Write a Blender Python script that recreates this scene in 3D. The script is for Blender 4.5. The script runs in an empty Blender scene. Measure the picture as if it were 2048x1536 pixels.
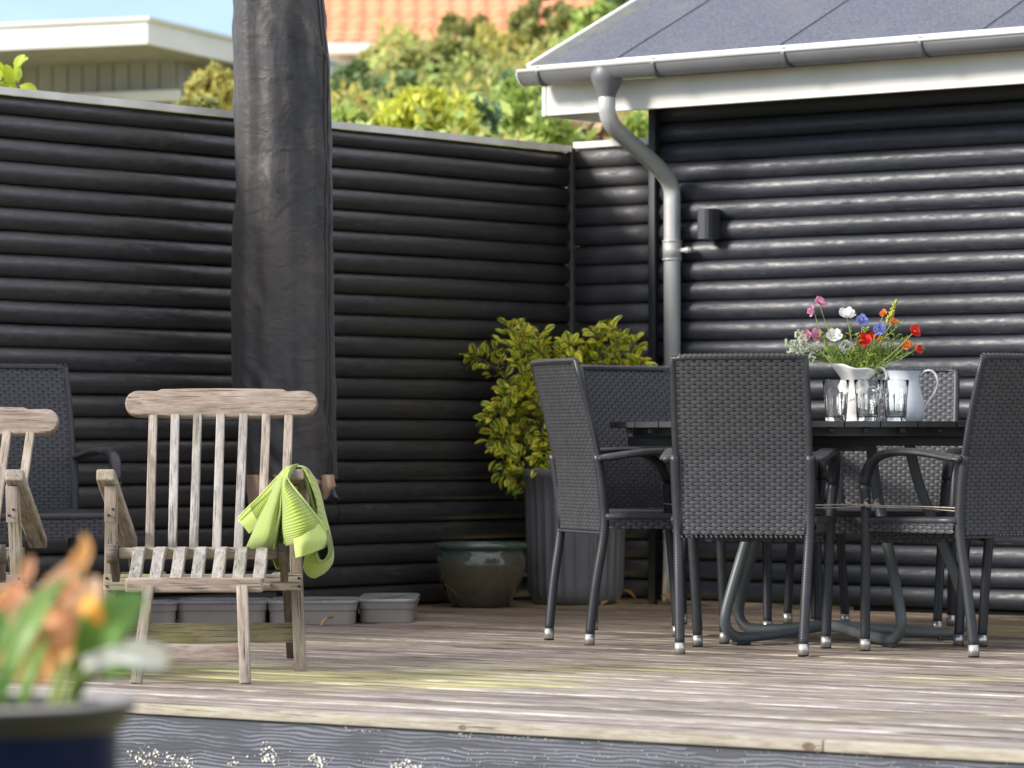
import bpy, bmesh, math, random
from mathutils import Vector, Matrix, Euler
import numpy as np
random.seed(7); rng = np.random.default_rng(7)
R = math.radians; PI = math.pi; V = Vector
sc = bpy.context.scene
# ------------------------------------------------------------------ camera, world, sun, exposure
F = 7450.0; EYE = 0.65
cam = bpy.data.cameras.new('camera'); camo = bpy.data.objects.new('camera', cam)
sc.collection.objects.link(camo); sc.camera = camo
camo.location = (0, 0, EYE); camo.rotation_euler = (R(90), 0, 0)
cam.sensor_width = 36; cam.lens = F/2048*36; cam.shift_y = 117/2048
cam.clip_start = 0.1; cam.clip_end = 600
cam.dof.use_dof = True; cam.dof.focus_distance = 11.2; cam.dof.aperture_fstop = 5.6
SUN_EL, SUN_AZ = R(27), math.atan2(-.93, -.37)
w = bpy.data.worlds.new("World"); sc.world = w; w.use_nodes = True
nt = w.node_tree; nt.nodes.clear()
sky = nt.nodes.new('ShaderNodeTexSky'); sky.sky_type = 'NISHITA'; sky.sun_disc = False
sky.sun_elevation = SUN_EL; sky.sun_rotation = SUN_AZ % (2*PI)
sky.air_density = 0.75; sky.dust_density = 0.0; sky.ozone_density = 6.0
bg = nt.nodes.new('ShaderNodeBackground'); bg.inputs[1].default_value = 0.075
wo = nt.nodes.new('ShaderNodeOutputWorld')
# thin bright cloud over a pale blue sky
_tc = nt.nodes.new('ShaderNodeTexCoord'); _mp = nt.nodes.new('ShaderNodeMapping'); _mp.inputs['Scale'].default_value = (1, 1, 2.6)
_cn = nt.nodes.new('ShaderNodeTexNoise'); _cn.inputs['Scale'].default_value = 2.2; _cn.inputs['Detail'].default_value = 6; _cn.inputs['Roughness'].default_value = .6
_cr = nt.nodes.new('ShaderNodeValToRGB'); _cr.color_ramp.elements[0].position = .42; _cr.color_ramp.elements[0].color = (.30, .30, .30, 1); _cr.color_ramp.elements[1].position = .66; _cr.color_ramp.elements[1].color = (.8, .8, .8, 1)
_mx = nt.nodes.new('ShaderNodeMix'); _mx.data_type = 'RGBA'; _mx.inputs[7].default_value = (12.0, 11.2, 10.4, 1)
nt.links.new(_tc.outputs['Generated'], _mp.inputs[0]); nt.links.new(_mp.outputs[0], _cn.inputs['Vector']); nt.links.new(_cn.outputs['Fac'], _cr.inputs[0])
# broken cloud overhead thinning out to a clear pale blue band along the whole horizon
_sp = nt.nodes.new('ShaderNodeSeparateXYZ'); _ml = nt.nodes.new('ShaderNodeMath'); _ml.operation = 'MULTIPLY'; _rz = nt.nodes.new('ShaderNodeMapRange')
_rz.inputs['From Min'].default_value = -.03; _rz.inputs['From Max'].default_value = .38
nt.links.new(_tc.outputs['Generated'], _sp.inputs[0]); nt.links.new(_sp.outputs[2], _rz.inputs['Value']); nt.links.new(_rz.outputs[0], _ml.inputs[0]); nt.links.new(_cr.outputs[0], _ml.inputs[1])
nt.links.new(_ml.outputs[0], _mx.inputs[0]); nt.links.new(sky.outputs[0], _mx.inputs[6])
nt.links.new(_mx.outputs[2], bg.inputs[0]); nt.links.new(bg.outputs[0], wo.inputs[0])
sl = bpy.data.lights.new('sun', 'SUN'); sl.energy = 2.0; sl.angle = R(15); sl.color = (1, .95, .88)
so = bpy.data.objects.new('sun', sl); sc.collection.objects.link(so)
sd = V((math.sin(SUN_AZ)*math.cos(SUN_EL), math.cos(SUN_AZ)*math.cos(SUN_EL), math.sin(SUN_EL)))
so.rotation_euler = sd.to_track_quat('Z', 'Y').to_euler(); so.location = (0, 0, 12)
vs = sc.view_settings; vs.view_transform = 'Standard'; vs.look = 'None'; vs.gamma = 1; vs.exposure = 1.45
vs.use_curve_mapping = False
sc.cycles.use_denoising = True
sc.cycles.max_bounces = 8

# ------------------------------------------------------------------ plan: walls' own axes
C0 = V((.2545, 15.67, 0)); E1 = V((.788, -.616, 0)).normalized(); E2 = V((-E1.y, E1.x, 0))
def HW(a, d, z): return C0 + E1*a - E2*d + V((0, 0, z))           # a along the house wall, d out from it
def P(px, py, Y): return V(((px-1024)/F*Y, Y, EYE-(py-885)/F*Y))
def G(px, py):
    Y = F*EYE/(py-885); return V(((px-1024)/F*Y, Y, 0))
def frame(o, x, z=V((0, 0, 1))):
    x = x.normalized(); y = z.cross(x).normalized(); z = x.cross(y)
    m = Matrix((x, y, z)).transposed().to_4x4(); m.translation = o; return m

# ------------------------------------------------------------------ objects
WM = {}
def link(name, me, mat=None, parent=None, M=Matrix(), label=None, kind=None):
    o = bpy.data.objects.new(name, me); sc.collection.objects.link(o)
    if mat is not None and me is not None and len(me.materials) == 0:
        for m in (mat if isinstance(mat, (list, tuple)) else [mat]): me.materials.append(m)
    if parent is not None:
        o.parent = parent; o.matrix_parent_inverse = WM[parent.name].inverted()
    o.matrix_basis = M; WM[o.name] = M.copy()
    if label: o['label'] = label
    if kind: o['kind'] = kind
    return o
def thing(name, label, cat, loc=(0, 0, 0), group=None, kind=None):
    o = link(name, None, M=Matrix.Translation(V(loc)))
    o.empty_display_size = .1
    if label: o['label'] = label
    if cat: o['category'] = cat
    if group: o['group'] = group
    if kind: o['kind'] = kind
    return o
def tag(o, label, cat, group=None):
    o['label'] = label; o['category'] = cat
    if group: o['group'] = group
    return o
def kids(o, pool): return [c for c in pool if c.parent == o]
def copy_tree(o, pool, loc=None, rz=None, parent=None, label=None):
    c = o.copy(); sc.collection.objects.link(c)
    if parent is None:
        c.location = loc; c.rotation_euler = (0, 0, rz)
    else: c.parent = parent
    if label: c['label'] = label
    for ch in kids(o, pool): copy_tree(ch, pool, parent=c)
    return c
def mk(name, vs_, fs, smooth=False, mi=None):
    me = bpy.data.meshes.new(name); me.from_pydata([tuple(v) for v in vs_], [], fs)
    if smooth: me.polygons.foreach_set('use_smooth', [True]*len(me.polygons))
    if mi: me.polygons.foreach_set('material_index', mi)
    me.update(); return me
def box_me(L, W, H, bev=.002, seg=1, name='plank', cuts=0, jit=0):
    bm = bmesh.new(); bmesh.ops.create_cube(bm, size=1)
    for v in bm.verts: v.co = V((v.co.x*L, v.co.y*W, v.co.z*H))
    if bev: bmesh.ops.bevel(bm, geom=bm.edges[:], offset=min(bev, W*.3, H*.3), segments=seg, affect='EDGES', profile=.6)
    me = bpy.data.meshes.new(name); bm.to_mesh(me); bm.free()
    if bev and seg > 1: me.polygons.foreach_set('use_smooth', [True]*len(me.polygons))
    return me
def bar(name, p0, p1, W, H, mat, parent=None, bev=.003, up=V((0, 0, 1)), seg=2, **k):
    d = p1-p0; me = box_me(d.length, W, H, bev, seg, name)
    if abs(d.normalized().dot(up)) > .98: up = V((0, 1, 0))
    return link(name, me, mat, parent, frame((p0+p1)/2, d, up), **k)
def catmull(pts, n):
    pts = [V(p) for p in pts]; out = []
    for i in range(len(pts)-1):
        a = pts[max(i-1, 0)]; b = pts[i]; c = pts[i+1]; d = pts[min(i+2, len(pts)-1)]
        for j in range(n):
            t = j/n; t2 = t*t; t3 = t2*t
            out.append(.5*((2*b)+(c-a)*t+(2*a-5*b+4*c-d)*t2+(3*b-a-3*c+d)*t3))
    out.append(pts[-1]); return out
def sweep(pts, rad, lat=None, ns=10, cap=True):
    """tube; rad = radius | list of radius | list of (lateral, other)"""
    pts = [V(p) for p in pts]; n = len(pts)
    if not isinstance(rad, (list, tuple)): rad = [rad]*n
    if len(rad) != n:
        xs = np.linspace(0, len(rad)-1, n); aa = np.array([r if isinstance(r, (tuple, list)) else (r, r) for r in rad])
        rad = [(float(np.interp(x, range(len(aa)), aa[:, 0])), float(np.interp(x, range(len(aa)), aa[:, 1]))) for x in xs]
    vs_ = []; fs = []; prev = None
    for i, p in enumerate(pts):
        t = (pts[min(i+1, n-1)]-pts[max(i-1, 0)]).normalized()
        if lat is not None: s = V(lat); s = (s-t*s.dot(t)).normalized()
        else:
            s = prev if prev is not None else (V((1, 0, 0)) if abs(t.x) < .9 else V((0, 1, 0)))
            s = (s-t*s.dot(t)).normalized(); prev = s
        u = t.cross(s); r = rad[i]; ra, rb = r if isinstance(r, (tuple, list)) else (r, r)
        for k in range(ns):
            a = 2*PI*k/ns; vs_.append(p+s*(ra*math.cos(a))+u*(rb*math.sin(a)))
    for i in range(n-1):
        for k in range(ns):
            k2 = (k+1) % ns; fs.append((i*ns+k, i*ns+k2, (i+1)*ns+k2, (i+1)*ns+k))
    if cap: fs.append(tuple(range(ns-1, -1, -1))); fs.append(tuple(range((n-1)*ns, n*ns)))
    return vs_, fs
def tube(name, pts, rad, mat, parent=None, lat=None, ns=10, sm=0, **k):
    if sm: pts = catmull(pts, sm)
    v, f = sweep(pts, rad, lat, ns); return link(name, mk(name, v, f, True), mat, parent, **k)
def lathe(prof, ns=32, mod=None):
    vs_ = []; fs = []
    for i, (r, z) in enumerate(prof):
        for k in range(ns):
            a = 2*PI*k/ns; rr, zz = (r, z) if mod is None else mod(i, r, z, a)
            vs_.append((rr*math.cos(a), rr*math.sin(a), zz))
    for i in range(len(prof)-1):
        for k in range(ns):
            k2 = (k+1) % ns; fs.append((i*ns+k, i*ns+k2, (i+1)*ns+k2, (i+1)*ns+k))
    return vs_, fs
def ext(poly, L0, L1, name='extrusion', smooth=False):
    """profile in local YZ extruded along local X"""
    n = len(poly); vs_ = [(L0, y, z) for y, z in poly]+[(L1, y, z) for y, z in poly]
    fs = [(i, (i+1) % n, n+(i+1) % n, n+i) for i in range(n)]
    fs += [tuple(range(n-1, -1, -1)), tuple(range(n, 2*n))]
    me = mk(name, vs_, fs)
    if smooth:
        me.polygons.foreach_set('use_smooth', [True]*n+[False]*2)
    bm = bmesh.new(); bm.from_mesh(me); bmesh.ops.recalc_face_normals(bm, faces=bm.faces); bm.to_mesh(me); bm.free()
    return me
class MB:
    def __init__(s): s.v = []; s.f = []; s.m = []
    def add(s, v, f, m=0):
        o = len(s.v); s.v += [tuple(x) for x in v]; s.f += [tuple(i+o for i in q) for q in f]; s.m += [m]*len(f)
    def me(s, name, smooth=True): return mk(name, s.v, s.f, smooth, s.m)

# ------------------------------------------------------------------ materials
class N:
    def __init__(s, name):
        s.m = bpy.data.materials.new(name); s.m.use_nodes = True; s.t = s.m.node_tree; s.t.nodes.clear()
        s.out = s.n('ShaderNodeOutputMaterial'); s.b = s.n('ShaderNodeBsdfPrincipled'); s.l(s.b.outputs[0], s.out.inputs[0])
    def n(s, ty, **k):
        x = s.t.nodes.new(ty)
        for a, b in k.items(): setattr(x, a, b)
        return x
    def l(s, a, b): s.t.links.new(a, b)
    def set(s, **k):
        for a, b in k.items():
            s.b.inputs[a.replace('_', ' ')].default_value = b
    def coord(s, out='Object', scale=(1, 1, 1), rnd=True):
        tc = s.n('ShaderNodeTexCoord'); mp = s.n('ShaderNodeMapping'); mp.inputs['Scale'].default_value = scale
        s.l(tc.outputs[out], mp.inputs[0])
        if rnd:
            oi = s.n('ShaderNodeObjectInfo'); mu = s.n('ShaderNodeVectorMath', operation='SCALE'); mu.inputs['Scale'].default_value = 37.0
            cb = s.n('ShaderNodeCombineXYZ')
            for i in range(3): s.l(oi.outputs['Random'], cb.inputs[i])
            s.l(cb.outputs[0], mu.inputs[0]); s.l(mu.outputs[0], mp.inputs['Location'])
        return mp.outputs[0]
    def noise(s, vec, scale, detail=4, rough=.6, dist=0):
        x = s.n('ShaderNodeTexNoise'); x.inputs['Scale'].default_value = scale; x.inputs['Detail'].default_value = detail
        x.inputs['Roughness'].default_value = rough; x.inputs['Distortion'].default_value = dist
        if vec is not None: s.l(vec, x.inputs['Vector'])
        return x.outputs['Fac']
    def ramp(s, fac, stops):
        x = s.n('ShaderNodeValToRGB'); e = x.color_ramp.elements
        while len(e) < len(stops): e.new(.5)
        for q, (p, c) in zip(e, stops):
            q.position = p; q.color = tuple(c)+(1,) if len(c) == 3 else c
        s.l(fac, x.inputs[0]); return x.outputs[0]
    def mix(s, fac, a, b, mode='MIX'):
        x = s.n('ShaderNodeMix', data_type='RGBA', blend_type=mode)
        for sock, val in ((x.inputs[0], fac), (x.inputs[6], a), (x.inputs[7], b)):
            if hasattr(val, 'node'): s.l(val, sock)
            elif isinstance(val, (int, float)): sock.default_value = val
            else: sock.default_value = tuple(val)+(1,)
        return x.outputs[2]
    def math(s, op, a, b=0.0):
        x = s.n('ShaderNodeMath', operation=op)
        for i, val in enumerate((a, b)):
            if hasattr(val, 'node'): s.l(val, x.inputs[i])
            else: x.inputs[i].default_value = val
        return x.outputs[0]
    def bump(s, h, st=.3, dist=.002):
        x = s.n('ShaderNodeBump'); x.inputs['Strength'].default_value = st; x.inputs['Distance'].default_value = dist
        s.l(h, x.inputs['Height']); s.l(x.outputs[0], s.b.inputs['Normal']); return x
    def col(s, c):
        if hasattr(c, 'node'): s.l(c, s.b.inputs['Base Color'])
        else: s.b.inputs['Base Color'].default_value = tuple(c)+(1,)
g3 = lambda x: (x, x, x)
def plain(name, c1, c2=None, scale=8, rough=.6, bump=.1, metal=0, bd=.001, det=4, rv=0):
    a = N(name); vec = a.coord()
    f = a.noise(vec, scale, det)
    a.col(a.ramp(f, [(.3, c1), (.7, c2 or tuple(x*.75 for x in c1))]))
    a.set(Roughness=rough, Metallic=metal); a.bump(a.noise(vec, scale*4, 5), bump, bd)
    if rv: a.l(a.ramp(f, [(.3, g3(rough-rv)), (.7, g3(rough+rv))]), a.b.inputs['Roughness'])
    return a.m
def wood(name, c_hi, c_lo, green=0, white=0, rough=.75, sx=1.0, lo_hi=(.35, .68), grain=90, gcol=(.24, .25, .05), sat=.5):
    a = N(name); v = a.coord(scale=(1.6*sx, 10, 10)); v2 = a.coord(scale=(2.6*sx, 26, 26))
    g1 = a.noise(v, 5, 6, .65, .4); g2 = a.noise(v2, 7, 5, .7, .2)
    gg = a.math('ADD', a.math('MULTIPLY', g1, .55), a.math('MULTIPLY', g2, .45))
    col = a.ramp(gg, [(lo_hi[0], c_lo), (.5, tuple((x+y)/2 for x, y in zip(c_hi, c_lo))), (lo_hi[1], c_hi)])
    oi = a.n('ShaderNodeObjectInfo')
    col = a.mix(1, col, a.ramp(oi.outputs['Random'], [(0, g3(1-.28*sat)), (1, g3(1+.2*sat))]), 'MULTIPLY')
    vc = a.coord(scale=(1, 3, 3))
    if white: col = a.mix(a.ramp(a.noise(vc, 7, 6, .7), [(.5, g3(0)), (.66, g3(white))]), col, (.5, .48, .46))
    if green: col = a.mix(a.ramp(a.noise(vc, 3.2, 4, .6), [(.52, g3(0)), (.72, g3(green))]), col, gcol)
    crk = a.ramp(a.noise(a.coord(scale=(1.0*sx, 55, 55)), 6, 3, .5), [(.33, g3(0)), (.39, g3(1))])
    col = a.mix(a.math('SUBTRACT', 1.0, crk), col, tuple(x*.35 for x in c_lo))
    a.col(col); a.set(Roughness=rough, Specular_IOR_Level=.3)
    a.bump(a.math('ADD', gg, a.math('MULTIPLY', crk, .6)), .6, .0015); return a.m
def paint_black(name, base=(.022, .021, .024), rough=.42, scuff=.6, tint=(.09, .09, .1), ior=1.5, bst=.4):
    a = N(name); v = a.coord(scale=(1.2, 12, 12)); g1 = a.noise(v, 6, 6, .65, .5)
    vs2 = a.coord(scale=(2.5, 5, 9)); sc_ = a.ramp(a.noise(vs2, 5, 7, .72), [(.6, g3(0)), (.72, g3(scuff))])
    col = a.ramp(g1, [(.3, tuple(x*.75 for x in base)), (.7, tuple(x*1.3 for x in base))])
    a.col(a.mix(sc_, col, tint))
    a.l(a.ramp(a.noise(vs2, 8, 5, .6), [(.35, g3(rough-.10)), (.7, g3(rough+.20))]), a.b.inputs['Roughness'])
    crk = a.ramp(a.noise(a.coord(scale=(3, 60, 60)), 3, 4, .6), [(.30, g3(0)), (.36, g3(1))])
    a.bump(a.math('ADD', a.math('MULTIPLY', g1, .7), crk), bst, .0016); a.set(Specular_IOR_Level=.9, IOR=ior); return a.m
m_fence = paint_black('black_brown_fence_paint', (.030, .027, .027), .38, .8, (.09, .09, .1), 1.55, .35)
m_fence2 = paint_black('black_fence_paint_matt', (.040, .037, .040), .55)
m_house = paint_black('blue_black_log_paint', (.021, .0235, .032), .48, .45, (.09, .10, .13), 1.42, .9)
_b = m_house.node_tree.nodes['Principled BSDF'] if 'Principled BSDF' in m_house.node_tree.nodes else [n for n in m_house.node_tree.nodes if n.type == 'BSDF_PRINCIPLED'][0]
_b.inputs['Coat Weight'].default_value = .08; _b.inputs['Coat Roughness'].default_value = .30; _b.inputs['Coat IOR'].default_value = 1.5
m_trim = plain('black_trim', (.02, .021, .025), rough=.5)
m_dark = plain('dark_void', (.004, .004, .004), rough=.9)
m_cap = plain('weathered_metal_cap', (.88, .86, .80), (.62, .60, .56), 6, .55, .2)
m_white = plain('white_paint', (.84, .80, .74), (.74, .70, .63), 5, .5, .1)
m_whitew = plain('bright_white_edge', (.82, .83, .85), (.7, .7, .7), 12, .45, .1)
m_zinc = plain('grey_gutter_metal', (.12, .12, .123), (.16, .16, .165), 4, .45, .05, .1)
m_steel = plain('galvanised_pipe', (.66, .65, .62), (.52, .51, .49), 7, .38, .05, .35, rv=.08)
m_teak = wood('weathered_teak', (.48, .405, .33), (.135, .105, .082), .45, .35)
m_teakg = wood('green_teak', (.34, .30, .17), (.14, .11, .06), .9, .1, gcol=(.22, .23, .05))
m_teakb = wood('bleached_teak', (.45, .42, .39), (.13, .115, .10), .15, .5)
m_teakd = wood('dark_teak', (.19, .15, .12), (.07, .055, .045), .1, .1)
m_headrest = wood('headrest_teak', (.44, .35, .29), (.17, .125, .095), .1, .25)

Dn_ = V((.5806, .8142, 0)).normalized()
def deck_material():
    a = N('weathered_deck'); v = a.coord(scale=(.8, 6, 6)); v2 = a.coord(scale=(2.0, 20, 20))
    g1 = a.noise(v, 4, 7, .68, .5); g2 = a.noise(v2, 5, 5, .7, .3)
    gg = a.math('ADD', a.math('MULTIPLY', g1, .5), a.math('MULTIPLY', g2, .5))
    col = a.ramp(gg, [(.36, (.075, .062, .055)), (.45, (.22, .19, .17)), (.53, (.38, .35, .325)), (.64, (.62, .60, .585))])
    oi = a.n('ShaderNodeObjectInfo')
    col = a.mix(1, col, a.ramp(oi.outputs['Random'], [(0, (.58, .54, .51)), (.5, (.84, .82, .80)), (1, (1.10, 1.09, 1.10))]), 'MULTIPLY')
    geo = a.n('ShaderNodeNewGeometry'); mp = a.n('ShaderNodeMapping'); mp.inputs['Rotation'].default_value = (0, 0, R(35.5))
    a.l(geo.outputs['Position'], mp.inputs[0]); mp.inputs['Scale'].default_value = (.9, 4.5, 1)
    patch = a.noise(mp.outputs[0], 1.6, 6, .75, .3)
    # where the algae grow: under the teak chair, to its right, and round the table
    tot = None
    for (x, y, rx, ry, s) in ((-1.0, 10.65, .8, .5, .95), (-.4, 10.35, .85, .42, 1.15), (-.12, 10.0, .5, .25, 1.1), (.2, 10.7, .6, .35, .6), (1.5, 12.9, .8, .5, .7), (.35, 15.0, .7, .4, .5), (1.2, 10.2, .5, .2, .3)):
        sub = a.n('ShaderNodeVectorMath', operation='SUBTRACT'); a.l(geo.outputs['Position'], sub.inputs[0]); sub.inputs[1].default_value = (x, y, 0)
        dv = a.n('ShaderNodeVectorMath', operation='DIVIDE'); a.l(sub.outputs[0], dv.inputs[0]); dv.inputs[1].default_value = (rx, ry, 1)
        ln = a.n('ShaderNodeVectorMath', operation='LENGTH'); a.l(dv.outputs[0], ln.inputs[0])
        k = a.math('MULTIPLY', a.ramp(ln.outputs['Value'], [(.15, g3(1)), (1, g3(0))]), s)
        tot = k if tot is None else a.math('MAXIMUM', tot, k)
    al = a.ramp(a.math('ADD', a.math('MULTIPLY', tot, .36), patch), [(.52, g3(0)), (.84, g3(.8))])
    al = a.math('MULTIPLY', al, a.ramp(g1, [(.36, g3(.25)), (.58, g3(1))]))
    # the boards turn browner and darker towards the walls
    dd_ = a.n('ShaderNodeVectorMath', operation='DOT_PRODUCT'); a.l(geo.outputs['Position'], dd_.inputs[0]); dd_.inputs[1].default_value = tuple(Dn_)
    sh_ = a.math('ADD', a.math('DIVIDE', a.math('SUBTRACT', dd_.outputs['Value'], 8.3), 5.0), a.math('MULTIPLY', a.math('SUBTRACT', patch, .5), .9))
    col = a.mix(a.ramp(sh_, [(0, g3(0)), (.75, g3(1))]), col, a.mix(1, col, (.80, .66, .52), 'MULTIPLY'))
    col = a.mix(al, col, (.50, .48, .15))
    # damp dark stains
    st = a.ramp(a.noise(mp.outputs[0], .8, 5, .7), [(.52, g3(0)), (.72, g3(.55))])
    col = a.mix(st, col, (.20, .155, .12))
    wv = a.n('ShaderNodeTexWave', bands_direction='Y'); wv.inputs['Scale'].default_value = 33
    tc = a.n('ShaderNodeTexCoord'); a.l(tc.outputs['Object'], wv.inputs[0])
    crk = a.ramp(a.noise(a.coord(scale=(.3, 14, 14)), 5, 4, .6), [(.37, g3(0)), (.43, g3(1))])
    col = a.mix(a.math('SUBTRACT', 1.0, crk), col, (.05, .04, .035))
    a.col(col); a.set(Roughness=.62, Specular_IOR_Level=.35)
    a.bump(a.math('ADD', gg, a.math('MULTIPLY', crk, .7)), .7, .002); return a.m
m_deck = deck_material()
def fascia_material():
    a = N('blue_grey_stained_board'); v = a.coord(scale=(2.6, 7, 7), rnd=False)
    n1 = a.noise(v, 1.6, 2, .5); 
    wv = a.n('ShaderNodeTexWave', bands_direction='Z', wave_profile='SIN'); wv.inputs['Scale'].default_value = 4.6
    wv.inputs['Distortion'].default_value = 9; wv.inputs['Detail'].default_value = 1.5; wv.inputs['Detail Scale'].default_value = .6
    a.l(v, wv.inputs[0]); fine = a.noise(a.coord(scale=(1.5, 60, 60), rnd=False), 6, 5, .7)
    md_ = a.ramp(a.noise(a.coord(scale=(1.2, 3, 9), rnd=False), 2.5, 4, .6), [(.38, g3(.15)), (.62, g3(1))])
    h = a.math('ADD', a.math('MULTIPLY', wv.outputs['Fac'], md_), a.math('MULTIPLY', fine, 1.0))
    a.col(a.ramp(h, [(.3, (.022, .024, .038)), (.9, (.034, .037, .055)), (1.25, (.062, .066, .09)), (1.5, (.11, .115, .15))]))
    a.set(Roughness=.6); a.bump(h, .5, .002); return a.m
m_fascia = fascia_material()
def felt_material():
    a = N('slate_blue_roofing_felt'); v = a.coord(rnd=False); f = a.noise(v, 95, 4, .9); c = a.noise(v, 2.0, 5, .7)
    col = a.ramp(f, [(.38, (.035, .042, .065)), (.62, (.155, .17, .22))])
    geo = a.n('ShaderNodeNewGeometry')
    col = a.mix(a.ramp(c, [(.45, g3(0)), (.75, g3(.5))]), col, (.17, .17, .17))
    dt = a.n('ShaderNodeVectorMath', operation='DOT_PRODUCT'); a.l(geo.outputs['Position'], dt.inputs[0]); dt.inputs[1].default_value = tuple(E1)
    off = a.math('SUBTRACT', dt.outputs['Value'], C0.dot(E1)+.12)
    mk_ = a.math('ADD', a.math('MULTIPLY', off, -1.1), a.noise(v, 9, 6, .8))
    col = a.mix(a.ramp(mk_, [(.34, g3(0)), (.62, g3(.75))]), col, (.20, .19, .10))
    a.col(col); a.set(Roughness=.75); a.bump(f, .8, .004); return a.m
m_felt = felt_material()
def wicker(name, base, sheen=.4, rings=False):
    a = N(name); v = a.coord(rnd=False)
    a.col(a.ramp(a.noise(v, 30, 3), [(.3, tuple(x*.8 for x in base)), (.7, tuple(x*1.15 for x in base))]))
    a.set(Roughness=sheen, Specular_IOR_Level=.5)
    if rings:
        wv = a.n('ShaderNodeTexWave', bands_direction='Z', wave_profile='SIN'); wv.inputs['Scale'].default_value = 38; wv.inputs['Distortion'].default_value = .6
        a.l(v, wv.inputs[0]); a.bump(wv.outputs['Fac'], .25, .001)
    return a.m
m_strand = wicker('charcoal_rattan_strand', (.047, .047, .052), .52)
m_wrap = wicker('charcoal_wrapped_rattan', (.028, .029, .033), .42, True)
m_capm = plain('brushed_aluminium_foot', (.62, .60, .57), (.5, .48, .45), 20, .35, .1, .8)
m_table = plain('black_table_slat', (.045, .045, .048), (.03, .03, .032), 12, .45, .2)
m_tframe = plain('dark_table_frame', (.035, .036, .036), rough=.5)
m_ttube = plain('green_grey_tube', (.115, .13, .13), (.085, .095, .095), 7, .42, .05)
m_bowl = N('bronze_green_glaze')
_v = m_bowl.coord(rnd=False); _s = m_bowl.n('ShaderNodeSeparateXYZ'); m_bowl.l(_v, _s.inputs[0])
_z = m_bowl.math('ADD', m_bowl.math('MULTIPLY', _s.outputs[2], 4.0), m_bowl.math('MULTIPLY', m_bowl.noise(_v, 9, 5), .35))
m_bowl.col(m_bowl.ramp(_z, [(.2, (.05, .038, .024)), (.6, (.105, .085, .052)), (.98, (.080, .080, .050)), (1.25, (.065, .095, .075))]))
m_bowl.set(Roughness=.13, Coat_Weight=.5); m_bowl.bump(m_bowl.noise(_v, 60, 4), .1, .001); m_bowl = m_bowl.m
m_pot = plain('grey_fluted_planter', (.16, .155, .15), (.12, .117, .113), 6, .5, .15)
m_soil = plain('potting_soil', (.03, .02, .014), (.06, .04, .03), 40, .95, .8, bd=.006)
m_tank = plain('taupe_plastic', (.33, .29, .25), (.26, .225, .20), 4, .5, .08)
m_tankt = plain('grey_plastic_top', (.33, .33, .335), (.2, .2, .205), 5, .25, .05, rv=.08)
m_lamp = plain('grey_lamp_metal', (.055, .057, .065), rough=.5)
def cover_material():
    a = N('charcoal_parasol_fabric'); v = a.coord(rnd=False)
    c = a.noise(v, 3, 4, .6)
    a.col(a.ramp(c, [(.35, (.040, .040, .043)), (.65, (.072, .061, .055))]))
    a.set(Roughness=.58, Specular_IOR_Level=.4, Sheen_Weight=.1)
    cr = a.noise(a.coord(scale=(1.6, 1.6, .55), rnd=False), 6, 4, .5, .25)
    cr2 = a.noise(a.coord(scale=(1, 1, 1.5), rnd=False), 13, 3, .5, .8)
    a.bump(a.math('ADD', cr, a.math('MULTIPLY', cr2, .45)), .55, .03); return a.m
m_cover = cover_material()
m_canopy = plain('beige_canopy_cloth', (.62, .42, .28), (.45, .29, .19), 9, .85, .3)
m_porc = plain('cream_porcelain', (.78, .76, .71), (.7, .67, .62), 6, .18, .02)
m_enam = plain('pale_blue_enamel', (.60, .64, .67), (.52, .56, .60), 5, .22, .02)
m_rope = plain('grey_twine', (.50, .44, .36), (.3, .25, .2), 90, .9, .5)
def glass_mat():
    a = N('clear_glass'); a.t.nodes.remove(a.b); g = a.n('ShaderNodeBsdfGlass'); g.inputs['IOR'].default_value = 1.46; g.inputs['Roughness'].default_value = 0.0
    g.inputs['Color'].default_value = (.97, .98, .98, 1); a.l(g.outputs[0], a.out.inputs[0]); return a.m
m_glass = glass_mat()
def leafmat(name, cols, rough=.45, trans=.25, edge=None):
    a = N(name); geo = a.n('ShaderNodeNewGeometry'); oi = a.n('ShaderNodeObjectInfo')
    r = a.math('FRACT', a.math('ADD', geo.outputs['Random Per Island'], oi.outputs['Random']))
    n = len(cols); col = a.ramp(r, [(i/(max(n-1, 1)), c) for i, c in enumerate(cols)])
    if edge:
        uv = a.n('ShaderNodeUVMap'); s = a.n('ShaderNodeSeparateXYZ'); a.l(uv.outputs[0], s.inputs[0])
        nn = a.noise(uv.outputs[0], 3, 3)
        e = a.math('ADD', a.math('ABSOLUTE', a.math('SUBTRACT', s.outputs[0], .5)), a.math('MULTIPLY', a.math('SUBTRACT', nn, .5), .3))
        e = a.math('ADD', e, a.math('MULTIPLY', a.math('SUBTRACT', r, .5), .34))
        col = a.mix(a.ramp(e, [(.16, g3(0)), (.23, g3(1))]), col, edge)
    a.col(col); a.set(Roughness=rough, Subsurface_Weight=0)
    tr = a.n('ShaderNodeBsdfTranslucent'); mx = a.n('ShaderNodeMixShader'); mx.inputs[0].default_value = trans
    a.l(a.b.inputs['Base Color'].links[0].from_socket, tr.inputs[0]); a.l(a.b.outputs[0], mx.inputs[1]); a.l(tr.outputs[0], mx.inputs[2]); a.l(mx.outputs[0], a.out.inputs[0])
    return a.m
m_varieg = leafmat('variegated_leaf', [(.10, .22, .03), (.17, .32, .035), (.28, .42, .04)], .32, .38, (.97, .86, .09))
m_stem = plain('shrub_stem', (.19, .15, .07), (.12, .09, .05), 20, .8)
m_gstem = plain('green_stem', (.22, .30, .06), (.32, .38, .10), 20, .5)
def flat(name, c, rough=.6, trans=.3): return leafmat(name, [tuple(x*.85 for x in c), c], rough, trans)

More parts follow.
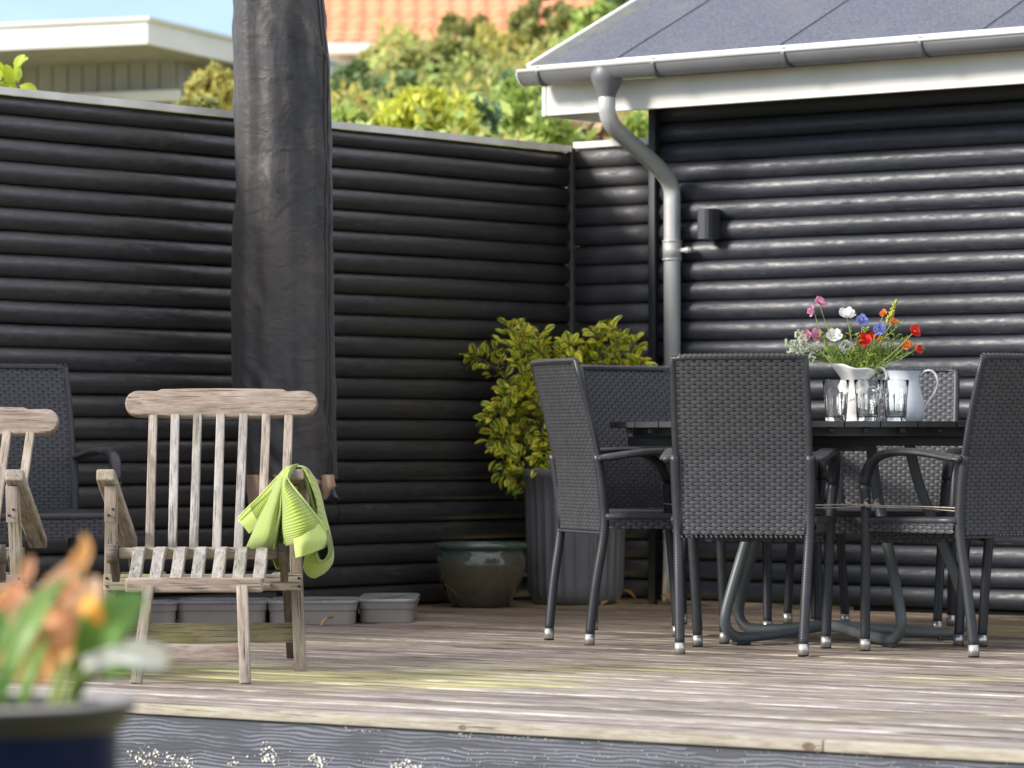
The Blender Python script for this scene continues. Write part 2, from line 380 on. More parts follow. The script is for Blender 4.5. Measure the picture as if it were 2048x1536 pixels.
# ================================================================== SETTING: deck
Dd = V((.8142, -.5806, 0)).normalized(); Dn = V((-Dd.y, Dd.x, 0))      # board direction, and away from the camera
edge0 = G(1000, 1445)
deck = thing('deck', 'weathered grey timber deck of narrow boards', None, (0, 0, 0), kind='structure'); del deck['label']
BW = .1235
nb = 50
for i in range(nb):
    base = edge0 + Dn*(BW*(i+.5)+.024)
    # left end: on the fence plane; right end a fixed line
    t = ((C0-base).dot(E1)-.0)/Dd.dot(E1)
    tl = max(t, -6.5) if (base+Dd*t-C0).dot(E2) < .3 else t
    lo = base+Dd*(tl-.02)
    # clip by house wall: at most to the wall + a bit
    tr_ = 5.5
    tt = ((C0-base).dot(E2)+.0)/Dd.dot(E2)      # where the board meets the house wall plane
    p_hit = base+Dd*tt
    if (p_hit-C0).dot(E1) > 0 and tt < tr_:      # board starts inside the wall: left of hit is behind
        lo = base+Dd*(max(tl, tt-.05))
    hi = base+Dd*tr_
    if (hi-lo).dot(Dd) < .3: continue
    L = (hi-lo).length; h = .026
    dz = random.uniform(-.002, .002)
    me = box_me(L, BW-.014, h, .005, 2, 'deck_board')
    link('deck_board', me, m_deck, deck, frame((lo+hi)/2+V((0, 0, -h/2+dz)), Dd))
# front edging strip in two lengths, with knots; wood coloured darker to shade the upright face
m_edge = wood('weathered_shaded_edging', (.44, .41, .355), (.24, .205, .16), .35, .2, sat=.2, gcol=(.34, .34, .16))
def along(px):
    r_ = V(((px-1024)/F, 1, 0)); Y = edge0.dot(Dn)/r_.dot(Dn); return r_*Y
joint = along(1646)
for p0_, p1_ in ((edge0-Dd*5, joint-Dd*.0015), (joint+Dd*.0015, edge0+Dd*5.5)):
    c_ = (p0_+p1_)/2; link('edging_strip', box_me((p1_-p0_).length, .022, .0265, .003, 2), m_edge, deck, frame(c_+Dn*.011+V((0, 0, -.0133)), Dd))
for px_, rr_ in ((925, .010), (1617, .015)):
    kc = along(px_)+V((0, 0, -.0165)); vs_ = [kc-Dn*.0006+Dd*(rr_*1.15*math.cos(t))+V((0, 0, min(rr_*.62, .012)*math.sin(t))) for t in np.linspace(0, 2*PI, 16)[:-1]]; n_ = len(vs_)
    vs_ += [v+Dn*.003 for v in vs_]; link('knot', mk('knot', vs_, [tuple(range(n_))]+[(k, (k+1) % n_, n_+(k+1) % n_, n_+k) for k in range(n_)]), plain('brown_knot', (.16, .12, .085), (.09, .065, .045), 60, .8), deck)
# fascia under the front edge
fo = edge0 + Dn*.028
fb = link('fascia_board', box_me(12, .03, .30, .004, 2), m_fascia, deck, frame(fo+V((0, 0, -.0265-.15)), Dd))
mb = MB()
cent = [(285, 1505, 34), (300, 1520, 26), (345, 1515, 26), (372, 1512, 20), (375, 1530, 18), (530, 1500, 30), (548, 1512, 20), (640, 1520, 24), (628, 1505, 16), (790, 1530, 22), (810, 1524, 26), (470, 1515, 12), (840, 1525, 10), (310, 1496, 14)]
def fpt(px, py):
    r = V(((px-1024)/F, 1, 0)); O = fo-Dn*.0165; Y = O.dot(Dn)/r.dot(Dn); return V(((px-1024)/F*Y, Y, EYE-(py-885)/F*Y))
def fleck(px, py, s):
    p = fpt(px, py); n = random.randint(5, 7); a0 = random.random()*6
    ring = [p-Dn*.0012+Dd*(s*random.uniform(.5, 1)*math.cos(a0+2*PI*k/n))+V((0, 0, s*random.uniform(.5, 1)*math.sin(a0+2*PI*k/n))) for k in range(n)]
    back = [q+Dn*.002 for q in ring]
    mb.add(ring+back, [tuple(range(n))]+[(k, (k+1) % n, n+(k+1) % n, n+k) for k in range(n)])
for cx, cy, s in cent:
    for k in range(int(s*1.1)): fleck(random.gauss(cx, s*.45), random.gauss(cy, s*.32)+8, random.choice((.0012, .0018, .0026, .0040))*random.uniform(.6, 1.1))
for k in range(260): fleck(random.uniform(230, 2040), random.uniform(1500, 1560), random.uniform(.0005, .0016))
for k in range(70):
    px = random.choice((random.gauss(925, 12), random.uniform(980, 1100), random.uniform(1100, 2040), random.uniform(690, 760)))
    fleck(px, 1452+(px-600)*.0535+random.uniform(-3, 4), random.uniform(.0006, .0018))
link('paint_fleck', mb.me('paint_fleck', False), plain('chalky_fleck', (.88, .86, .80), (.75, .71, .62), 30, .9), fb, kind='stuff')
# terrain
gv = []; gf = []; nx, ny = 60, 70
def ground_z(x, y):
    b = float(np.interp(y, [-20, 17, 21, 42, 60, 260], [-.42, -.42, 1.95, 4.75, 4.9, 14]))
    t = max(0, min(1, (y-17)/4)); q = max(0, min(1, (-1.45-x)/.6)); q = q if y < 60 else 0; b = b*(1-q)+min(b, 1.6)*q; return b + t*(.13*math.sin(x*1.3+y*.4) + .12*math.cos(y*.9-x*.5))
xs = np.concatenate([np.linspace(-120, -12, 12), np.linspace(-11, 11, 36), np.linspace(12, 120, 12)]); ys = np.concatenate([np.linspace(-20, 16, 10), np.linspace(17, 45, 44), np.linspace(48, 260, 16)])
for y in ys:
    for x in xs: gv.append((x, y, ground_z(x, y)))
for j in range(len(ys)-1):
    for i in range(len(xs)-1): gf.append((j*60+i, j*60+i+1, (j+1)*60+i+1, (j+1)*60+i))
go = link('ground', mk('ground', gv, gf, True), plain('grassy_ground', (.42, .33, .17), (.20, .25, .08), 1.6, .95, .5, bd=.02, det=8)); go['kind'] = 'structure'

# ================================================================== fences
PITCH = .0818
prof = [(-.004, 0), (.006, .0015), (.0130, .006), (.0185, .014), (.0225, .025), (.0245, .037), (.0240, .048), (.0205, .060), (.0145, .0705), (.007, .0775), (-.004, .0805)]
def board_profile(h): return [(-y, z*h/PITCH) for y, z in prof]+[(.012, h), (.012, 0)]
def wall_boards(parent, origin, xdir, L, z0, z1, mat, first=None, overlap=0, zoff=0):
    """boards laid from the top line down; local -Y faces out"""
    z = z1; k = 0
    nseg = max(3, int(L/.16))
    def board(h):
        pr = board_profile(h); n = len(pr); vs_ = []; ph = [random.uniform(0, 6) for _ in range(5)]
        for i in range(nseg+1):
            x = L*i/nseg; wz = .0009*math.sin(x*2.1+ph[0])+.0006*math.sin(x*5.3+ph[1])+random.uniform(-.0004, .0004); wy = .0010*math.sin(x*1.7+ph[2])+.0007*math.sin(x*6.1+ph[3])
            for j, (y, z) in enumerate(pr): vs_.append((x, y+(wy if j < 11 else 0)+(random.uniform(-.0003, .0003) if 0 < j < 10 else 0), z+(wz if 0 < j < 11 else 0)))
        fs = [(i*n+k, i*n+(k+1) % n, (i+1)*n+(k+1) % n, (i+1)*n+k) for i in range(nseg) for k in range(n)]+[tuple(range(n-1, -1, -1)), tuple(range(nseg*n, nseg*n+n))]
        me = mk('board', vs_, fs, True); bm = bmesh.new(); bm.from_mesh(me); bmesh.ops.recalc_face_normals(bm, faces=bm.faces); bm.to_mesh(me); bm.free()
        me.polygons[len(me.polygons)-1].use_smooth = False; me.polygons[len(me.polygons)-2].use_smooth = False; return me
    while z > z0+.005:
        h = first if (k == 0 and first) else PITCH
        z -= h; k += 1
        M_ = frame(origin+V((0, 0, z))+random.uniform(-.0015, .0015)*V((xdir.y, -xdir.x, 0)), xdir) @ Matrix.Rotation(random.uniform(-.0003, .0003), 4, 'Y')
        link('board', board(h), mat, parent, M_)
f1 = thing('fence', 'long black board fence with pale capping, running from the left edge to the corner', 'fence', C0+V((0, 0, 0)))
L1 = 5.6
o1 = C0-E2*L1           # near end; x axis runs to the corner; outward -Y local = E1? frame(x=E2): y = z×x
# x=+E2, z up -> y = z × E2 = -E1 ; so -y = +E1 = towards the deck
wall_boards(f1, o1-E1*.022, E2, L1+.02, .0, 1.873, m_fence, first=.067)
link('core_panel', box_me(L1, .02, 1.80, 0), m_dark, f1, frame(C0-E2*(L1/2)-E1*.046+V((0, 0, .9)), E2))
# capping in three lengths
for s0, s1 in ((0.02, 1.86), (1.863, 3.9), (3.903, 5.6)):
    cp = [(-.034, -.004), (-.034, .022), (.045, .030), (.045, .004), (-.028, -.001)]
    link('cap_rail', ext(cp, -s1, -s0, 'cap_rail'), m_cap, f1, frame(C0-E1*.022+V((0, 0, 1.874)), E2))
mb = MB()
for b in (.55, 1.55, 2.55, 3.05, 4.1):
    for k in range(22):
        p = C0-E2*(b+random.uniform(-.004, .004))+V((0, 0, 1.806-PITCH*(k+.5)+random.uniform(-.006, .006))); mb.add(*sweep([p-E1*.004, p+E1*.0012], .003, ns=6))
link('nail_head', mb.me('nail_head', False), m_zinc, f1, kind='stuff')
for b in (2.0, 4.0):
    link('post', box_me(.07, .07, 1.9, .003), m_trim, f1, frame(C0-E2*b-E1*.095+V((0, 0, .93)), E2))
f2 = thing('fence', 'short black board fence panel between the corner and the grey drainpipe', 'fence', C0)
f2b = C0+E1*.0+V((0, 0, 0))
# x=E1 -> y = z×E1 = E2 ; -y faces the deck
wall_boards(f2, C0-E1*.02-E2*(-.022)+V((0, 0, 0)), E1, .45, .0, 1.885, m_fence2)
link('core_panel', box_me(.42, .02, 1.80, 0), m_dark, f2, frame(C0+E1*.22+E2*.046+V((0, 0, .9)), E1))
link('cap_rail', ext([(-.03, 0), (-.03, .026), (.04, .03), (.04, .004)], .01, .43, 'cap_rail'), m_cap, f2, frame(C0+E2*.022+V((0, 0, 1.886)), E1))
link('corner_batten', box_me(1.89, .026, .026, .002), plain('brown_batten', (.09, .08, .075), rough=.5), f2, frame(C0-E1*.004-E2*.004+V((0, 0, .945)), V((0, 0, 1)), E1))

# ================================================================== the house on the right
hs = thing('house', 'black log clad house with slate blue felt roof and white eaves', 'house', HW(2.5, -.5, 0))
wall_boards(hs, HW(.458, .0-.001, 0), E1, 5.5, .0, 1.886+3*PITCH, m_house)
mb = MB()
for a_ in (.9, 1.5, 2.1, 2.7):
    for k in range(25):
        p = HW(a_+random.uniform(-.004, .004), .020, 2.13-PITCH*(k+.5)+random.uniform(-.006, .006)); mb.add(*sweep([p, p-E2*.0035], .0028, ns=6))
link('nail_head', mb.me('nail_head', False), m_zinc, hs, kind='stuff')
link('wall_core', box_me(5.6, .05, 2.2, 0), m_dark, hs, frame(HW(.44+2.82, -.04, 1.08), E1))
link('corner_trim', box_me(2.1, .075, .034, .003, 2), m_trim, hs, frame(HW(.441, .006, 1.03), V((0, 0, 1)), E1))
link('gable_wall', box_me(3, .03, 2.2, 0), m_trim, hs, frame(HW(.47, -1.58, 1.08), E2))
# eaves: fascia, soffit, end board
RP = R(24.5)
link('eaves_board', box_me(5.6, .022, .125, .002), m_white, hs, frame(HW(.15+2.8, .365, 2.0525), E1))
link('eaves_board', box_me(.42, .02, .13, .002), m_white, hs, frame(HW(.139, .17, 2.053), E2), label='short white board closing the end of the eaves')
link('soffit', box_me(5.6, .36, .012, 0), m_white, hs, frame(HW(.15+2.8, .175, 2.05), E1))
# rake: board + metal edge running up slope
def roofpt(a, s, n=0):     # s up the slope from the eaves line at d=.43
    return HW(a, .43-s*math.cos(RP), 2.158+s*math.sin(RP)) + V((0, 0, 1))*n*math.cos(RP) - E2*n*math.sin(RP)
slope = (E2*math.cos(RP)+V((0, 0, 1))*math.sin(RP)); rn = (V((0, 0, 1))*math.cos(RP)-E2*math.sin(RP))
def roofM(a, s, n): return frame(roofpt(a, s, n), E1, rn)
lefts = [.125, .50, 1.275, 2.18, 3.18, 4.18, 5.18]
for k in range(6):
    wd = lefts[k+1]-lefts[k]+.05
    me = box_me(wd, 3.2, .006, .0015)
    link('roofing_felt', me, m_felt, hs, roofM(lefts[k]+wd/2, 1.6, .010+.005*(5-k)) @ Matrix.Rotation(-.0, 4, 'Y'))
link('roof_deck', box_me(5.5, 3.2, .02, 0), m_dark, hs, roofM(.13+2.75, 1.6, -.006))
link('rake_edge', box_me(.022, 3.25, .075, .003), m_whitew, hs, roofM(.112, 1.62, .008))
link('drip_edge', ext([(-.012, -.022), (-.012, .012), (.0, .019), (.03, .019), (.03, .012), (-.004, .008), (-.004, -.022)], 0, 5.5, 'drip_edge'), m_whitew, hs, frame(HW(.11, .437, 2.176), E1))
# gutter: half round channel
gp = []; r0 = .056
for k in range(13): a = PI+PI*k/12; gp.append((r0*math.cos(a), r0*math.sin(a)))
gi = [((r0-.004)*math.cos(PI+PI*k/12), (r0-.004)*math.sin(PI+PI*k/12)) for k in range(12, -1, -1)]
gut = link('gutter', ext(gp+gi, 0, 5.5, 'gutter', True), m_zinc, hs, frame(HW(.135, .497, 2.158), E1))
link('bead', mk('bead', *sweep([HW(.135, .497+r0, 2.160), HW(5.65, .497+r0, 2.160)], .0075, ns=8), True), m_steel, gut)
endv = [(0, y, z) for y, z in gp]; link('end_cap', ext([(y*1.04, z*1.04) for y, z in gp], -.004, .004, 'end_cap'), m_steel, gut, frame(HW(.133, .497, 2.158), E1))
for a_ in (.235, .814, 1.433, 2.05, 2.67):
    pts = [HW(a_, .497+(r0+.004)*math.cos(t), 2.158+(r0+.004)*math.sin(t)) for t in np.linspace(-PI+.2, .0, 14)]
    pts = [HW(a_, .43, 2.172)]+[HW(a_, .497+(r0+.004)*math.cos(t), 2.158+(r0+.004)*math.sin(t)) for t in np.linspace(-PI, 0, 16)]+[HW(a_, .545, 2.172)]
    v_, f_ = sweep(pts, [(.011, .0025)]*len(pts), lat=E1, ns=8); link('bracket', mk('bracket', v_, f_, True), m_zinc, gut)
# downpipe
dp = thing('drainpipe_group', None, None); bpy.data.objects.remove(dp)
ptop = HW(.549, .497, 2.10)
pts = catmull([HW(.549, .497, 2.04), HW(.549, .495, 1.98), HW(.551, .455, 1.92), HW(.556, .30, 1.84), HW(.560, .15, 1.765), HW(.562, .075, 1.70), HW(.562, .066, 1.62)], 8)
PR = .0345
pipe = tube('downpipe', pts+[HW(.562, .066, 1.5), HW(.562, .066, .28)], PR, m_steel, hs, ns=20)
tube('pipe_foot', [HW(.556, .066, .28), HW(.550, .066, 0.0)], PR-.004, m_steel, pipe, ns=20)
tube('socket', [HW(.562, .066, .262), HW(.562, .066, .29)], PR+.002, m_steel, pipe, ns=20)
v_, f_ = lathe([(.034, 1.995), (.034, 2.03), (.036, 2.045), (.062, 2.10), (.066, 2.125), (.060, 2.150), (.050, 2.168)], 24)
link('outlet_funnel', mk('outlet_funnel', v_, f_, True), m_zinc, pipe, Matrix.Translation(HW(.549, .497, 0)))
clamp = tube('clamp', [HW(.562, .066, 1.40), HW(.562, .066, 1.475)], PR+.004, m_steel, pipe, ns=20)
tube('bolt', [HW(.562+PR, .06, 1.437), HW(.562+PR+.055, .055, 1.437)], .010, m_steel, clamp, ns=10)
tube('bolt_nut', [HW(.562+PR+.03, .058, 1.437), HW(.562+PR+.048, .056, 1.437)], .014, m_steel, clamp, ns=6)
for zc in (1.40, 1.475): tube('ring', [HW(.562, .066, zc-.003), HW(.562, .066, zc+.003)], PR+.0065, m_steel, clamp, ns=20)
# wall lamp
lamp = thing('wall_lamp', 'small grey up and down lamp on the black log wall right of the drainpipe', 'lamp', HW(.72, .02, 1.54))
bm = [(-.030, .0), (.032, .0), (.034, .03), (.032, .055), (.024, .072), (.010, .080), (-.020, .080), (-.028, .076), (-.030, .068)]
v_ = [HW(.745+x, .03+y, 1.478) for x, y in bm]+[HW(.745+x, .03+y, 1.60) for x, y in bm]; n = len(bm)
link('lamp_body', mk('lamp_body', v_, [(i, (i+1) % n, n+(i+1) % n, n+i) for i in range(n)]+[tuple(range(n)), tuple(range(n, 2*n))]), m_lamp, lamp)
bar('back_plate', HW(.745, .022, 1.49), HW(.745, .022, 1.59), .05, .03, m_lamp, lamp, up=E1)

# ================================================================== wicker dining chairs
def weave(surf, nrows, nper, amp=.0020, fill=1.06, backing=True, mat2=1, off=.0042, sides=(1, -1), seg=8, spp=1):
    """surf(u,v)->point ; rows along u stacked along v"""
    mb = MB(); nu = nper*seg+1
    def nrm(u, v):
        e = .01; a = surf(min(u+e, 1), v)-surf(max(u-e, 0), v); b = surf(u, min(v+e, 1))-surf(u, max(v-e, 0)); return a.cross(b).normalized()
    cols = [i/(nu-1) for i in range(nu)]
    ncache = [[nrm(u, v) for v in (0, .25, .5, .75, 1)] for u in cols]
    for sd_ in sides:
        for r in range(nrows):
            vs_ = []
            for i, u in enumerate(cols):
                vm = (r+.5)/nrows; q = vm*4; k = min(int(q), 3); n_ = (ncache[i][k]*(1-(q-k))+ncache[i][k+1]*(q-k)).normalized()
                ph = nper*u+.5*(r % 2); dd = abs(ph-round(ph)); dip = math.exp(-(dd/.13)**2)
                d = off+amp*(.5-1.6*dip)
                hw = fill/nrows/2*(1-.62*dip)
                for t, h in ((-1, -.0012), (0, 0), (1, -.0012)):
                    vs_.append(surf(u, vm+hw*t)+n_*(sd_*(d+h)))
            fs = []
            for i in range(nu-1):
                for t in (0, 1):
                    q4 = (i*3+t, (i+1)*3+t, (i+1)*3+t+1, i*3+t+1)
                    fs.append(q4 if sd_ > 0 else q4[::-1])
            mb.add(vs_, fs)
    if backing:
        g = 12; vs_ = [surf(i/g, j/g) for i in range(g+1) for j in range(g+1)]
        fs = [(i*(g+1)+j, (i+1)*(g+1)+j, (i+1)*(g+1)+j+1, i*(g+1)+j+1) for i in range(g) for j in range(g)]
        mb.add(vs_, fs, mat2)
    return mb
def back_y(z):
    return float(np.interp(z, [.33, .40, .50, .60, .70, .80, .91], [-.178, -.180, -.188, -.203, -.228, -.256, -.290]))
def make_chair(apron=.335):
    t = thing('wicker_armchair', 'x', 'chair', (0, 0, 0), 'charcoal wicker armchairs round the table')
    def sb(u, v):
        z = .368+v*.537; x = (u-.5)*(.392+.012*math.sin(v*PI)+.012*v); return V((x, back_y(z)+.016*((2*u-1)**2)*(max(v, 0)**.7)-.004, z))
    b = link('backrest', weave(sb, 47, 12).me('backrest'), [m_strand, m_dark], t)
    # rim of the back, a wrapped tube round its outline, with small strand knots along the edges
    rim = []
    for v in np.linspace(0, 1, 12): rim.append(sb(0, v))
    for u in np.linspace(0, 1, 12)[1:]: rim.append(sb(u, 1)+V((0, 0, .004)))
    for v in np.linspace(1, 0, 12)[1:]: rim.append(sb(1, v))
    v_, f_ = sweep(rim, [(.012, .0095)]*len(rim), ns=8); link('rim', mk('rim', v_, f_, True), m_wrap, b)
    for vv, dz in ((1, .012), (0, -.004)):
        mb = MB()
        for u in np.linspace(.01, .99, 26):
            p = sb(u, vv)+V((0, 0, dz)); mb.add(*sweep([p+V((-.006, .010, -.006)), p+V((0, 0, .002)), p+V((.005, -.011, -.006))], .0032, ns=5))
        link('edge_lacing', mb.me('edge_lacing'), m_strand, b)
    # seat
    def ss(u, v): return V(((u-.5)*.42, -.175+v*.40, .418-.012*math.sin(u*PI)*math.sin(v*PI)-.006*v))
    s = link('seat', weave(ss, 30, 11, sides=(1,)).me('seat'), [m_strand, m_dark], t)
    loop = [V((-.214, -.18, .412)), V((-.217, .20, .408)), V((-.205, .226, .405)), V((.205, .226, .405)), V((.217, .20, .408)), V((.214, -.18, .412))]
    v_, f_ = sweep(catmull(loop, 4), .0125, ns=8); link('seat_rail', mk('seat_rail', v_, f_, True), m_wrap, s)
    def sf(u, v): return V(((u-.5)*.41, .232, .405-(.405-apron)*v))
    link('front_apron', weave(sf, 6, 11, sides=(1, -1)).me('front_apron'), [m_strand, m_dark], s)
    for q in (-1, 1):
        def sv(u, v, q=q): return V((q*.219, -.17+u*.385, .405-.032*v))
        link('side_apron', weave(sv, 3, 10, sides=(1, -1)).me('side_apron'), [m_strand, m_dark], s)
    # legs and arms
    for q in (-1, 1):
        pts = [V((q*.19, -.225, .028)), V((q*.196, -.205, .20)), V((q*.203, back_y(.37), .37)), V((q*.207, back_y(.5), .50)), V((q*.209, back_y(.61), .61))]
        lg = tube('leg', pts, .0155, m_wrap, t, sm=5)
        tube('foot_cap', [V((q*.19, -.2253, .004)), V((q*.1905, -.2245, .037))], .0172, m_capm, lg, ns=14)
        tube('foot_pad', [V((q*.19, -.2253, 0)), V((q*.19, -.2253, .005))], .0165, m_dark, lg, ns=14)
        pts = [V((q*.205, .235, .028)), V((q*.212, .226, .20)), V((q*.222, .212, .40)), V((q*.232, .208, .52)), V((q*.238, .165, .592)), V((q*.240, .08, .618)), V((q*.240, -.05, .618)), V((q*.233, -.16, .604)), V((q*.222, -.207, .598))]
        rr = [(.0155, .0155)]*2+[(.016, .016), (.018, .017), (.022, .015), (.026, .012), (.027, .011), (.026, .011), (.024, .011)]
        lg = tube('leg', pts[:4], rr[:4], m_wrap, t, lat=(1, 0, 0), sm=5)
        tube('foot_cap', [V((q*.205, .2353, .004)), V((q*.2055, .2345, .037))], .0172, m_capm, lg, ns=14)
        tube('foot_pad', [V((q*.205, .2353, 0)), V((q*.205, .2353, .005))], .0165, m_dark, lg, ns=14)
        cm = catmull(pts[2:], 6)
        a_ = tube('armrest', cm[6:], rr[3:], m_wrap, t, lat=(1, 0, 0), ns=12)
        mb = MB()
        for k in range(34):      # wrapped strand ends over the flat of the arm
            f = k/33*(len(cm)-22)+18; i = int(f); p = cm[i]*(1-(f-i))+cm[min(i+1, len(cm)-1)]*(f-i)
            mb.add(*sweep([p+V((-.027, -.002, -.004)), p+V((-.018, .002, .0095)), p+V((.018, .004, .0095)), p+V((.027, .006, -.004))], [(.0042, .0022)]*4, ns=5))
        link('wrapping', mb.me('wrapping'), m_strand, a_)
    return t
A = make_chair()
pool = list(sc.objects)
def cdir(dx, dy): return math.atan2(-dx, dy)
def place(rear_mid, d, label, first=False, src=None, group='charcoal wicker armchairs round the table'):
    d = V((d[0], d[1], 0)).normalized(); loc = V((rear_mid[0], rear_mid[1], 0))+d*.225; rz = cdir(d.x, d.y)
    if first: A.location = loc; A.rotation_euler = (0, 0, rz); A['label'] = label; return A
    c = copy_tree(A, pool, loc, rz, label=label)
    if group: c['group'] = group
    else: del c['group']
    return c
place((.70, 11.37), (.20, .98), 'charcoal wicker armchair seen squarely from behind at the front of the table', True)
place((.185, 12.10), (.94, .33), 'charcoal wicker armchair at the left end of the table, seen side-on')
place((.43, 13.02), (.62, -.78), 'charcoal wicker armchair facing forward beside the shrub, behind the leftmost table chair')
place((1.548, 11.40), (-.617, .787), 'charcoal wicker armchair cut off by the right edge of the photo')
place((1.375, 13.27), (-.25, -.97), 'charcoal wicker armchair behind the pale blue pitcher, facing forward')
place((.80, 13.35), (.1, -1), 'charcoal wicker armchair hidden behind the front chair, only its legs showing')
place((1.945, 12.1), (-1, -.06), 'charcoal wicker armchair past the right end of the table, its front legs showing')
place((-1.70, 12.68), (.40, -.916), 'charcoal wicker armchair against the fence behind the teak deckchairs', group='')

# ================================================================== table
TC = V((1.04, 12.2, 0)); TR = .72; TZ = .716
tb = thing('garden_table', 'round black slatted garden table on a grey tubular base', 'table', TC)
th = R(72); td = V((math.cos(th), math.sin(th), 0)); tn = V((-td.y, td.x, 0))
pw = .104
for k in range(-7, 7):
    c = (k+.5)*pw; lo, hi = c-pw/2+.002, c+pw/2-.002
    if max(abs(lo), abs(hi)) > TR+.03: continue
    top = []
    ss_ = np.linspace(max(lo, -TR+.001), min(hi, TR-.001), 6)
    up_ = [(s, math.sqrt(max(TR*TR-s*s, 0))) for s in ss_]
    poly = up_+[(s, -l) for s, l in reversed(up_)]
    n = len(poly); vs_ = [TC+tn*s+td*l+V((0, 0, TZ-.018)) for s, l in poly]+[TC+tn*s+td*l+V((0, 0, TZ)) for s, l in poly]
    fs = [(i, (i+1) % n, n+(i+1) % n, n+i) for i in range(n)]+[tuple(range(n-1, -1, -1)), tuple(range(n, 2*n))]
    sl_ = link('slat', mk('slat', vs_, fs), m_table, tb)
    # end block under each slat end
    for q in ((-1, 1) if abs(c) < .6 else ()):
        l = math.sqrt(max(TR*TR-c*c, .02))-.055
        bar('screw_boss', TC+tn*c+td*(q*l)+V((0, 0, TZ-.036)), TC+tn*c+td*(q*l)+V((0, 0, TZ-.019)), .02, .02, m_tframe, sl_, bev=.003)
# round ring beneath
v_, f_ = lathe([(TR-.10, TZ-.018), (TR-.10, TZ-.046), (TR-.075, TZ-.046), (TR-.075, TZ-.018)], 64)
link('rim_ring', mk('rim_ring', v_, f_, False), m_tframe, tb, Matrix.Translation(TC))
for q in (-1, 1):
    bar('cross_rail', TC-tn*.6+td*(q*.28)+V((0, 0, TZ-.062)), TC+tn*.6+td*(q*.28)+V((0, 0, TZ-.062)), .05, .03, m_tframe, tb)
bar('cross_rail', TC-td*.55+V((0, 0, TZ-.085)), TC+td*.55+V((0, 0, TZ-.085)), .05, .02, m_tframe, tb)
for ang, r in ((-66, .46), (-143, .44), (4, .45), (128, .44)):
    d = V((math.cos(R(ang)), math.sin(R(ang)), 0))
    pts = [TC+d*(r-.19)+V((0, 0, .66)), TC+d*(r-.15)+V((0, 0, .50)), TC+d*(r-.06)+V((0, 0, .28)), TC+d*(r-.0)+V((0, 0, .12)), TC+d*(r+.005)+V((0, 0, .065)), TC+d*(r-.03)+V((0, 0, .030)), TC+d*(r-.09)+V((0, 0, .024)), TC+d*(r-.25)+V((0, 0, .034)), TC+d*.05+V((0, 0, .048)), TC+d*-.02+V((0, 0, .05))]
    lg = tube('leg', pts, .0175, m_ttube, tb, sm=6, ns=12)
    p = TC+d*(r-.06); bar('foot_pad', p-d*.03+V((0, 0, .006)), p+d*.03+V((0, 0, .006)), .03, .012, m_tframe, lg)
# twine tied round the chairs
def twine(pts, r=.0021): return sweep(catmull(pts, 6), r, ns=6)
tw = thing('twine', 'thin grey twine knotted between the chair backs round the table', 'twine', P(1710, 1010, 11.55))
mb = MB()
mb.add(*twine([P(1327, 1007, 12.3), P(1345, 1009, 12.0), P(1372, 1011, 11.6), P(1480, 1012, 11.55), P(1600, 1011, 11.5), P(1640, 1010, 11.5), P(1700, 1009, 11.58), P(1716, 1010, 11.58)]))
mb.add(*twine([P(1716, 1010, 11.58), P(1735, 1009, 11.58), P(1760, 1011, 11.55), P(1840, 1013, 11.5), P(1912, 1016, 11.4), P(1925, 1017, 11.4)]))
mb.add(*twine([P(1625, 1016, 11.5), P(1690, 1015, 11.58), P(1720, 1013, 11.6), P(1760, 1014, 11.55), P(1850, 1017, 11.5), P(1918, 1023, 11.4)], .0018))
link('cord', mb.me('cord'), m_rope, tw)
for kx, ky in ((1697, 1008), (1734, 1009), (1754, 1010)):
    mb = MB(); c = P(kx, ky, 11.57)
    for q in range(3):
        aa = random.random()*6; pts = [c+V((.008*math.cos(t+aa), .006*math.sin(t*1.3+aa), .007*math.sin(t+aa*.5))) for t in np.linspace(0, 5.5, 12)]
        mb.add(*sweep(pts, .003, ns=6))
    mb.add(*sweep([c, c+V((-.008, -.004, .013)), c+V((.004, -.005, .019))], .0018, ns=5)); mb.add(*sweep([c, c+V((-.016, 0, -.004)), c+V((-.02, 0, .002))], .0018, ns=5))
    link('knot', mb.me('knot'), m_rope, tw)

# ================================================================== on the table
ZT = TZ
def tumbler(px, Y, label):
    c = P(px, 800, Y); c.z = ZT
    prof_ = [(0, .0), (.030, .0), (.0325, .003), (.0335, .012), (.0375, .086), (.0395, .090), (.0430, .132), (.0424, .1333), (.0412, .132), (.0382, .092), (.0358, .084), (.0312, .018), (.028, .014), (0, .014)]
    def mod(i, r, z, a):
        if 3 <= i <= 4: return r*(1-.075*abs(math.sin(a*5))+.03), z
        if i == 5: return r, z
        return r, z
    v_, f_ = lathe(prof_, 60, mod)
    bm = bmesh.new(); me = mk('glass_tumbler', v_, f_, True); bm.from_mesh(me); bmesh.ops.remove_doubles(bm, verts=bm.verts, dist=1e-6); bmesh.ops.recalc_face_normals(bm, faces=bm.faces); bm.to_mesh(me); bm.free()
    o = link('glass_tumbler', me, m_glass, None, Matrix.Translation(c)); tag(o, label, 'glass', 'clear tumblers on the table')
tumbler(1672, 11.86, 'clear fluted glass tumbler, leftmost of three on the table')
tumbler(1735, 11.82, 'clear fluted glass tumbler in the middle, before the flower jug')
tumbler(1791, 11.86, 'clear fluted glass tumbler before the pale blue pitcher')
